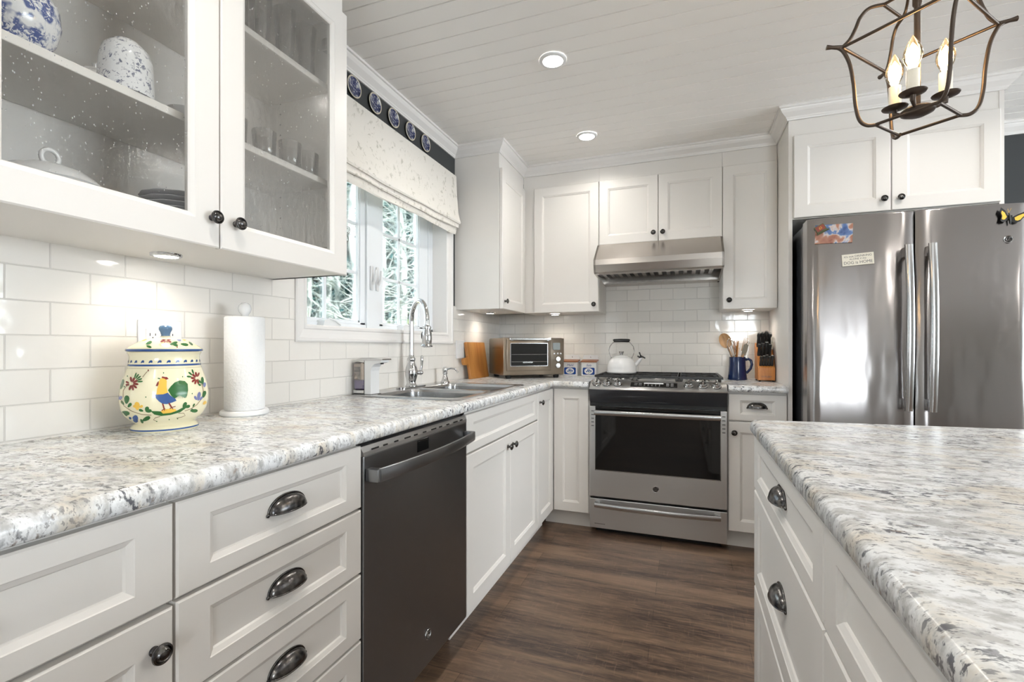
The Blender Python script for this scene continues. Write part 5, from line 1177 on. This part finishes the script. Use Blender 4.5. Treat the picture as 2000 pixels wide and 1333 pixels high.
# ---- lantern over the island
LX, LY = 1.874, 1.338
ln = thing('lantern_pendant', 'dark bronze open cage lantern with three candle bulbs hanging over the island', 'pendant light', (LX, LY, CEIL)); ORG[ln.name] = Vector((0, 0, 0))
def Lz(z): return z - CEIL
A4 = [math.radians(4 + 90 * k) for k in range(4)]
def cat(Pk, n=6):
    out = []
    for i in range(len(Pk) - 1):
        p0, p1, p2, p3 = [Vector(Pk[max(0, min(len(Pk) - 1, j))]) for j in (i - 1, i, i + 1, i + 2)]
        for k in range(n):
            t = k / n; out.append(.5 * ((2 * p1) + (-p0 + p2) * t + (2 * p0 - 5 * p1 + 4 * p2 - p3) * t * t + (-p0 + 3 * p1 - 3 * p2 + p3) * t ** 3))
    return out + [Vector(Pk[-1])]
barP = [(.076, 1.640), (.098, 1.640), (.114, 1.655), (.122, 1.690), (.126, 1.740), (.134, 1.790), (.147, 1.822), (.158, 1.833)]
topP = [(.150, 1.832), (.134, 1.848), (.122, 1.872), (.112, 1.897), (.094, 1.915), (.066, 1.918)]
capP = [(.066, 1.918), (.050, 1.926), (.040, 1.945), (.030, 1.968), (.010, 1.975)]
for a in A4:
    ca, sa = math.cos(a), math.sin(a); P3 = lambda Q: [(r * ca, r * sa, Lz(z)) for r, z in Q]
    mb = MB(); mb.tube(cat(P3(barP)), .0042, 8); mb.tube(cat(P3(topP)), .0040, 8); mb.tube(cat(P3(capP)), .0036, 8)
    mb.tube([P3([(.150, 1.832)])[0], P3([(.170, 1.836)])[0], P3([(.182, 1.838)])[0]], [.0055, .0042, .0058], 8); mb.build('cage_bar', M['lantern'], ln, smooth=50)
for r, z, w in ((.082, 1.640, .0036), (.149, 1.832, .0036), (.066, 1.918, .0034)):
    mb = MB()
    for k in range(4):
        a, b = A4[k], A4[(k + 1) % 4]; mb.tube([(r * math.cos(a), r * math.sin(a), Lz(z)), (r * math.cos(b), r * math.sin(b), Lz(z))], w, 8)
    mb.build('square_rail', M['lantern'], ln, smooth=50)
mb = MB(); mb.tube([(0, 0, Lz(1.665)), (0, 0, Lz(1.90)), (0, 0, Lz(1.905)), (0, 0, Lz(1.99))], [.0062, .0062, .009, .009], 14); mb.build('stem', M['lantern'], ln, smooth=50)
mb = MB(); mb.lathe([(.0001, Lz(1.648)), (.018, Lz(1.650)), (.031, Lz(1.656)), (.033, Lz(1.661)), (.026, Lz(1.667)), (.012, Lz(1.672)), (.0001, Lz(1.673))], 28); mb.build('hub', M['lantern'], ln, smooth=50)
mb = MB(); mb.lathe([(.0001, Lz(1.962)), (.030, Lz(1.964)), (.032, Lz(1.970)), (.020, Lz(1.978)), (.0001, Lz(1.982))], 28); mb.build('top_plate', M['lantern'], ln, smooth=50)
mb = MB()
for k in range(9):
    z = 1.995 + k * .043; 
    if z > CEIL - .03: break
    a = (k % 2) * PI / 2; mb.tube([(.010 * math.cos(t) * math.cos(a), .010 * math.cos(t) * math.sin(a), Lz(z + .012) + .026 * math.sin(t)) for t in [2 * PI * j / 14 for j in range(14)]], .0022, 6, closed=True)
mb.build('chain', M['lantern'], ln, smooth=50)
mb = MB(); mb.lathe([(.060, -.001), (.060, -.006), (.045, -.018), (.012, -.028), (.0001, -.028)], 32); mb.build('ceiling_canopy', M['lantern'], ln, smooth=50)
M['bulb_core'] = emis('bulb_core', (1, .74, .42), 60)
M['bulb_glass'] = glass('amber_bulb_glass', (1.0, .88, .70), .0)
for dx, dy in ((-.035, .022), (-.026, -.048), (.047, -.012)):
    cx_, cy_ = dx, dy
    mb = MB(); mb.tube([(dx * .25, dy * .25, Lz(1.664)), (dx * .7, dy * .7, Lz(1.662)), (dx, dy, Lz(1.668)), (dx, dy, Lz(1.680))], [.0045, .004, .0055, .0055], 8)
    mb.lathe([(.0001, Lz(1.677)), (.012, Lz(1.678)), (.024, Lz(1.682)), (.0255, Lz(1.6845)), (.012, Lz(1.682)), (.0001, Lz(1.682))], 24, Matrix.Translation((dx, dy, 0))); am = mb.build('candle_arm', M['lantern'], ln, smooth=50)
    T = Matrix.Translation((dx, dy, 0))
    mb = MB(T); mb.lathe([(.0001, Lz(1.683)), (.0118, Lz(1.683)), (.0120, Lz(1.733)), (.0001, Lz(1.734))], 20); mb.build('candle_sleeve', M['candle'], am, smooth=40)
    z = Lz(1.733); mb = MB(T); mb.lathe([(.0075, z), (.0095, z + .008), (.0150, z + .020), (.0178, z + .032), (.0165, z + .045), (.0105, z + .060), (.0045, z + .071), (.0018, z + .076), (.0001, z + .078)], 24, cap=False); bu = mb.build('bulb', M['bulb_glass'], am, smooth=60)
    mb = MB(T); mb.lathe([(.0001, z + .004), (.006, z + .008), (.0118, z + .022), (.0125, z + .034), (.0085, z + .048), (.0001, z + .062)], 16); mb.build('filament_glow', M['bulb_core'], bu, smooth=60)
# ================================================================== OUTDOORS
rnd = random.Random(11)
mb = MB(); mb.box((-40, -20, -.6), (-.16, 45, -.45)); struct(mb.build('ground', M['ground']))
def wpos(u, d):
    a = (u - 1000) / 924; yaw = math.radians(20.06); return (CX + d * (-math.sin(yaw) + a * math.cos(yaw)), d * (math.cos(yaw) + a * math.sin(yaw)))
def tree(u, d, r, h, lean, i, w):
    x, y = wpos(u, d); c = thing('bare_tree', 'pale leafless tree outside the window, ' + w, 'tree', (x, y, -.46), 'bare trees outside the window'); ORG[c.name] = Vector()
    P = []; R_ = []; n = 12
    for k in range(n + 1): t = k / n; P.append(Vector((lean[0] * t * h + .06 * math.sin(k * 1.3 + i), lean[1] * t * h + .05 * math.sin(k * 1.7 + i * 2), t * h))); R_.append(r * (1 - .65 * t))
    mb = MB(); mb.tube(P, R_, 8); mb.build('trunk', M['bark'], c, smooth=60)
    mb = MB()
    for k in range(26):
        t = rnd.uniform(.14, .98); p = P[int(t * n)].lerp(P[min(n, int(t * n) + 1)], t * n % 1); a = rnd.uniform(0, 2 * PI); L = rnd.uniform(.7, 1.9) * (1.15 - t * .5); up = rnd.uniform(-.1, 1.0)
        d_ = Vector((math.cos(a), math.sin(a), up)).normalized(); Q = [p]; rr_ = r * .22 * rnd.uniform(.6, 1.2)
        for q in range(4): Q.append(Q[-1] + (d_ + Vector((rnd.uniform(-.3, .3), rnd.uniform(-.3, .3), rnd.uniform(-.25, .2)))) * L / 4)
        mb.tube(Q, [rr_, rr_ * .8, rr_ * .6, rr_ * .4, rr_ * .2], 5, cap=False)
        for s in range(7):
            b = Q[rnd.randrange(1, 4)]; a2 = a + rnd.uniform(-1.5, 1.5); d2 = Vector((math.cos(a2), math.sin(a2), rnd.uniform(-.6, 1.0))); l2 = rnd.uniform(.25, .8)
            mb.tube([b, b + d2 * l2 * .5, b + d2 * l2 + Vector((0, 0, rnd.uniform(-.15, .15)))], [rr_ * .42, rr_ * .3, rr_ * .12], 4, cap=False)
    mb.build('branches', M['twig'], c, smooth=60)
TW_ = [(604, 9.0, .06, 6, (-.02, .01), 'leftmost'), (632, 11.0, .08, 7, (.05, 0), 'left pane, slender and leaning'), (662, 8.5, .06, 6.5, (-.05, .03), 'left pane, forked low'), (688, 8.0, .085, 7, (.01, 0), 'left pane, thickest, beside the butterfly'),
       (705, 12.0, .09, 8, (.03, 0), 'just left of the window post'), (735, 10.0, .09, 7, (0, .02), 'hidden partly by the window post'), (763, 8.2, .085, 7, (-.05, -.02), 'right pane, left of the muntin'), (778, 11.5, .10, 8, (.02, .02), 'right pane, behind the muntin'),
       (797, 8.8, .09, 7.5, (-.035, -.01), 'right pane, right of the muntin'), (815, 9.8, .11, 8, (0, 0), 'rightmost at the frame'), (840, 9.0, .08, 7, (.03, 0), 'hidden beyond the right jamb'), (575, 10, .08, 7, (0, .03), 'hidden beyond the left jamb')]
for i, (u, d, r, h, l_, w) in enumerate(TW_): tree(u, d, r, h, l_, i, w)
def conifer(u, d, h, w_, i, w):
    x, y = wpos(u, d); c = thing('conifer', 'blue-green conifer in the wood outside the window, ' + w, 'tree', (x, y, -.46), 'conifers outside the window'); ORG[c.name] = Vector()
    mb = MB(); mb.tube([(0, 0, 0), (0, 0, h)], [.16, .03], 7); mb.build('trunk', M['bark'], c, smooth=60)
    mb = MB(); vs = []; fs = []
    for k in range(2600):
        t = rnd.random() ** .8; z = .3 + t * (h - .3); R_ = w_ * (1 - t) ** .8 * rnd.uniform(.25, 1); a = rnd.uniform(0, 2 * PI); p = Vector((R_ * math.cos(a), R_ * math.sin(a), z - R_ * .35)); L = rnd.uniform(.10, .30); d_ = Vector((math.cos(a + rnd.uniform(-.7, .7)), math.sin(a + rnd.uniform(-.7, .7)), rnd.uniform(-.8, .2))).normalized(); s = d_.cross(Vector((rnd.uniform(-1, 1), rnd.uniform(-1, 1), rnd.uniform(-1, 1)))).normalized() * .045
        b = len(vs); vs += [p - s, p + s, p + d_ * L * .7 + s * .8, p + d_ * L, p + d_ * L * .7 - s * .8]; fs.append((b, b + 1, b + 2, b + 3, b + 4))
    mb.add(vs, fs); mb.build('foliage', M['needles'], c, fix=False)
for i, (u, d, h, w_, w) in enumerate(((585, 15, 7, 2.0, 'farthest left'), (622, 13.5, 5.6, 1.7, 'second from the left'), (655, 16, 6.0, 1.8, 'below the white sky of the left pane'), (712, 13, 8.0, 1.5, 'behind the window post'), (742, 15, 8.5, 1.8, 'right of the window post'), (772, 13.5, 9, 1.7, 'in the middle of the right pane'), (798, 16, 9, 2.0, 'right pane, farther back'), (822, 13.5, 9, 1.9, 'right edge of the right pane'), (852, 14.5, 9, 2.0, 'farthest right'))): conifer(u, d, h, w_, i, w)
def bush(u, d, w_, h, nm, label):
    x, y = wpos(u, d); mb = MB(); vs = []; fs = []
    for k in range(7000):
        a = rnd.uniform(0, 2 * PI); q = rnd.random() ** .5; z = rnd.random() ** .8 * h * (1 - .35 * q) * (.75 + .25 * math.sin(a * 3 + q * 5)); p = Vector((x + q * w_ * math.cos(a), y + q * w_ * math.sin(a), z - .46))
        d_ = Vector((rnd.uniform(-1, 1), rnd.uniform(-1, 1), rnd.uniform(-1, 1))).normalized() * rnd.uniform(.05, .11); s = d_.orthogonal().normalized() * .035; b = len(vs); vs += [p - d_, p + s, p + d_, p - s]; fs.append((b, b + 1, b + 2, b + 3))
    for k in range(160):
        a = rnd.uniform(0, 2 * PI); q = rnd.random() ** .5 * w_; mb.tube([(x + q * math.cos(a), y + q * math.sin(a), -.46), (x + q * math.cos(a) + rnd.uniform(-.3, .3), y + q * math.sin(a) + rnd.uniform(-.3, .3), h * rnd.uniform(.5, 1.1) - .46)], [.012, .004], 4, cap=False)
    mb.mi = [1] * len(mb.f); mb.mat(0).add(vs, fs); tag(mb.build(nm, [M['leaves'], M['twig']], fix=False), label, 'bushes', kind='stuff')
bush(790, 9.2, 1.6, 2.35, 'undergrowth', 'yellow-green undergrowth outside, at the foot of the right window pane')
bush(650, 8.6, 1.9, 2.15, 'undergrowth', 'tangled pale undergrowth outside, at the foot of the left window pane')
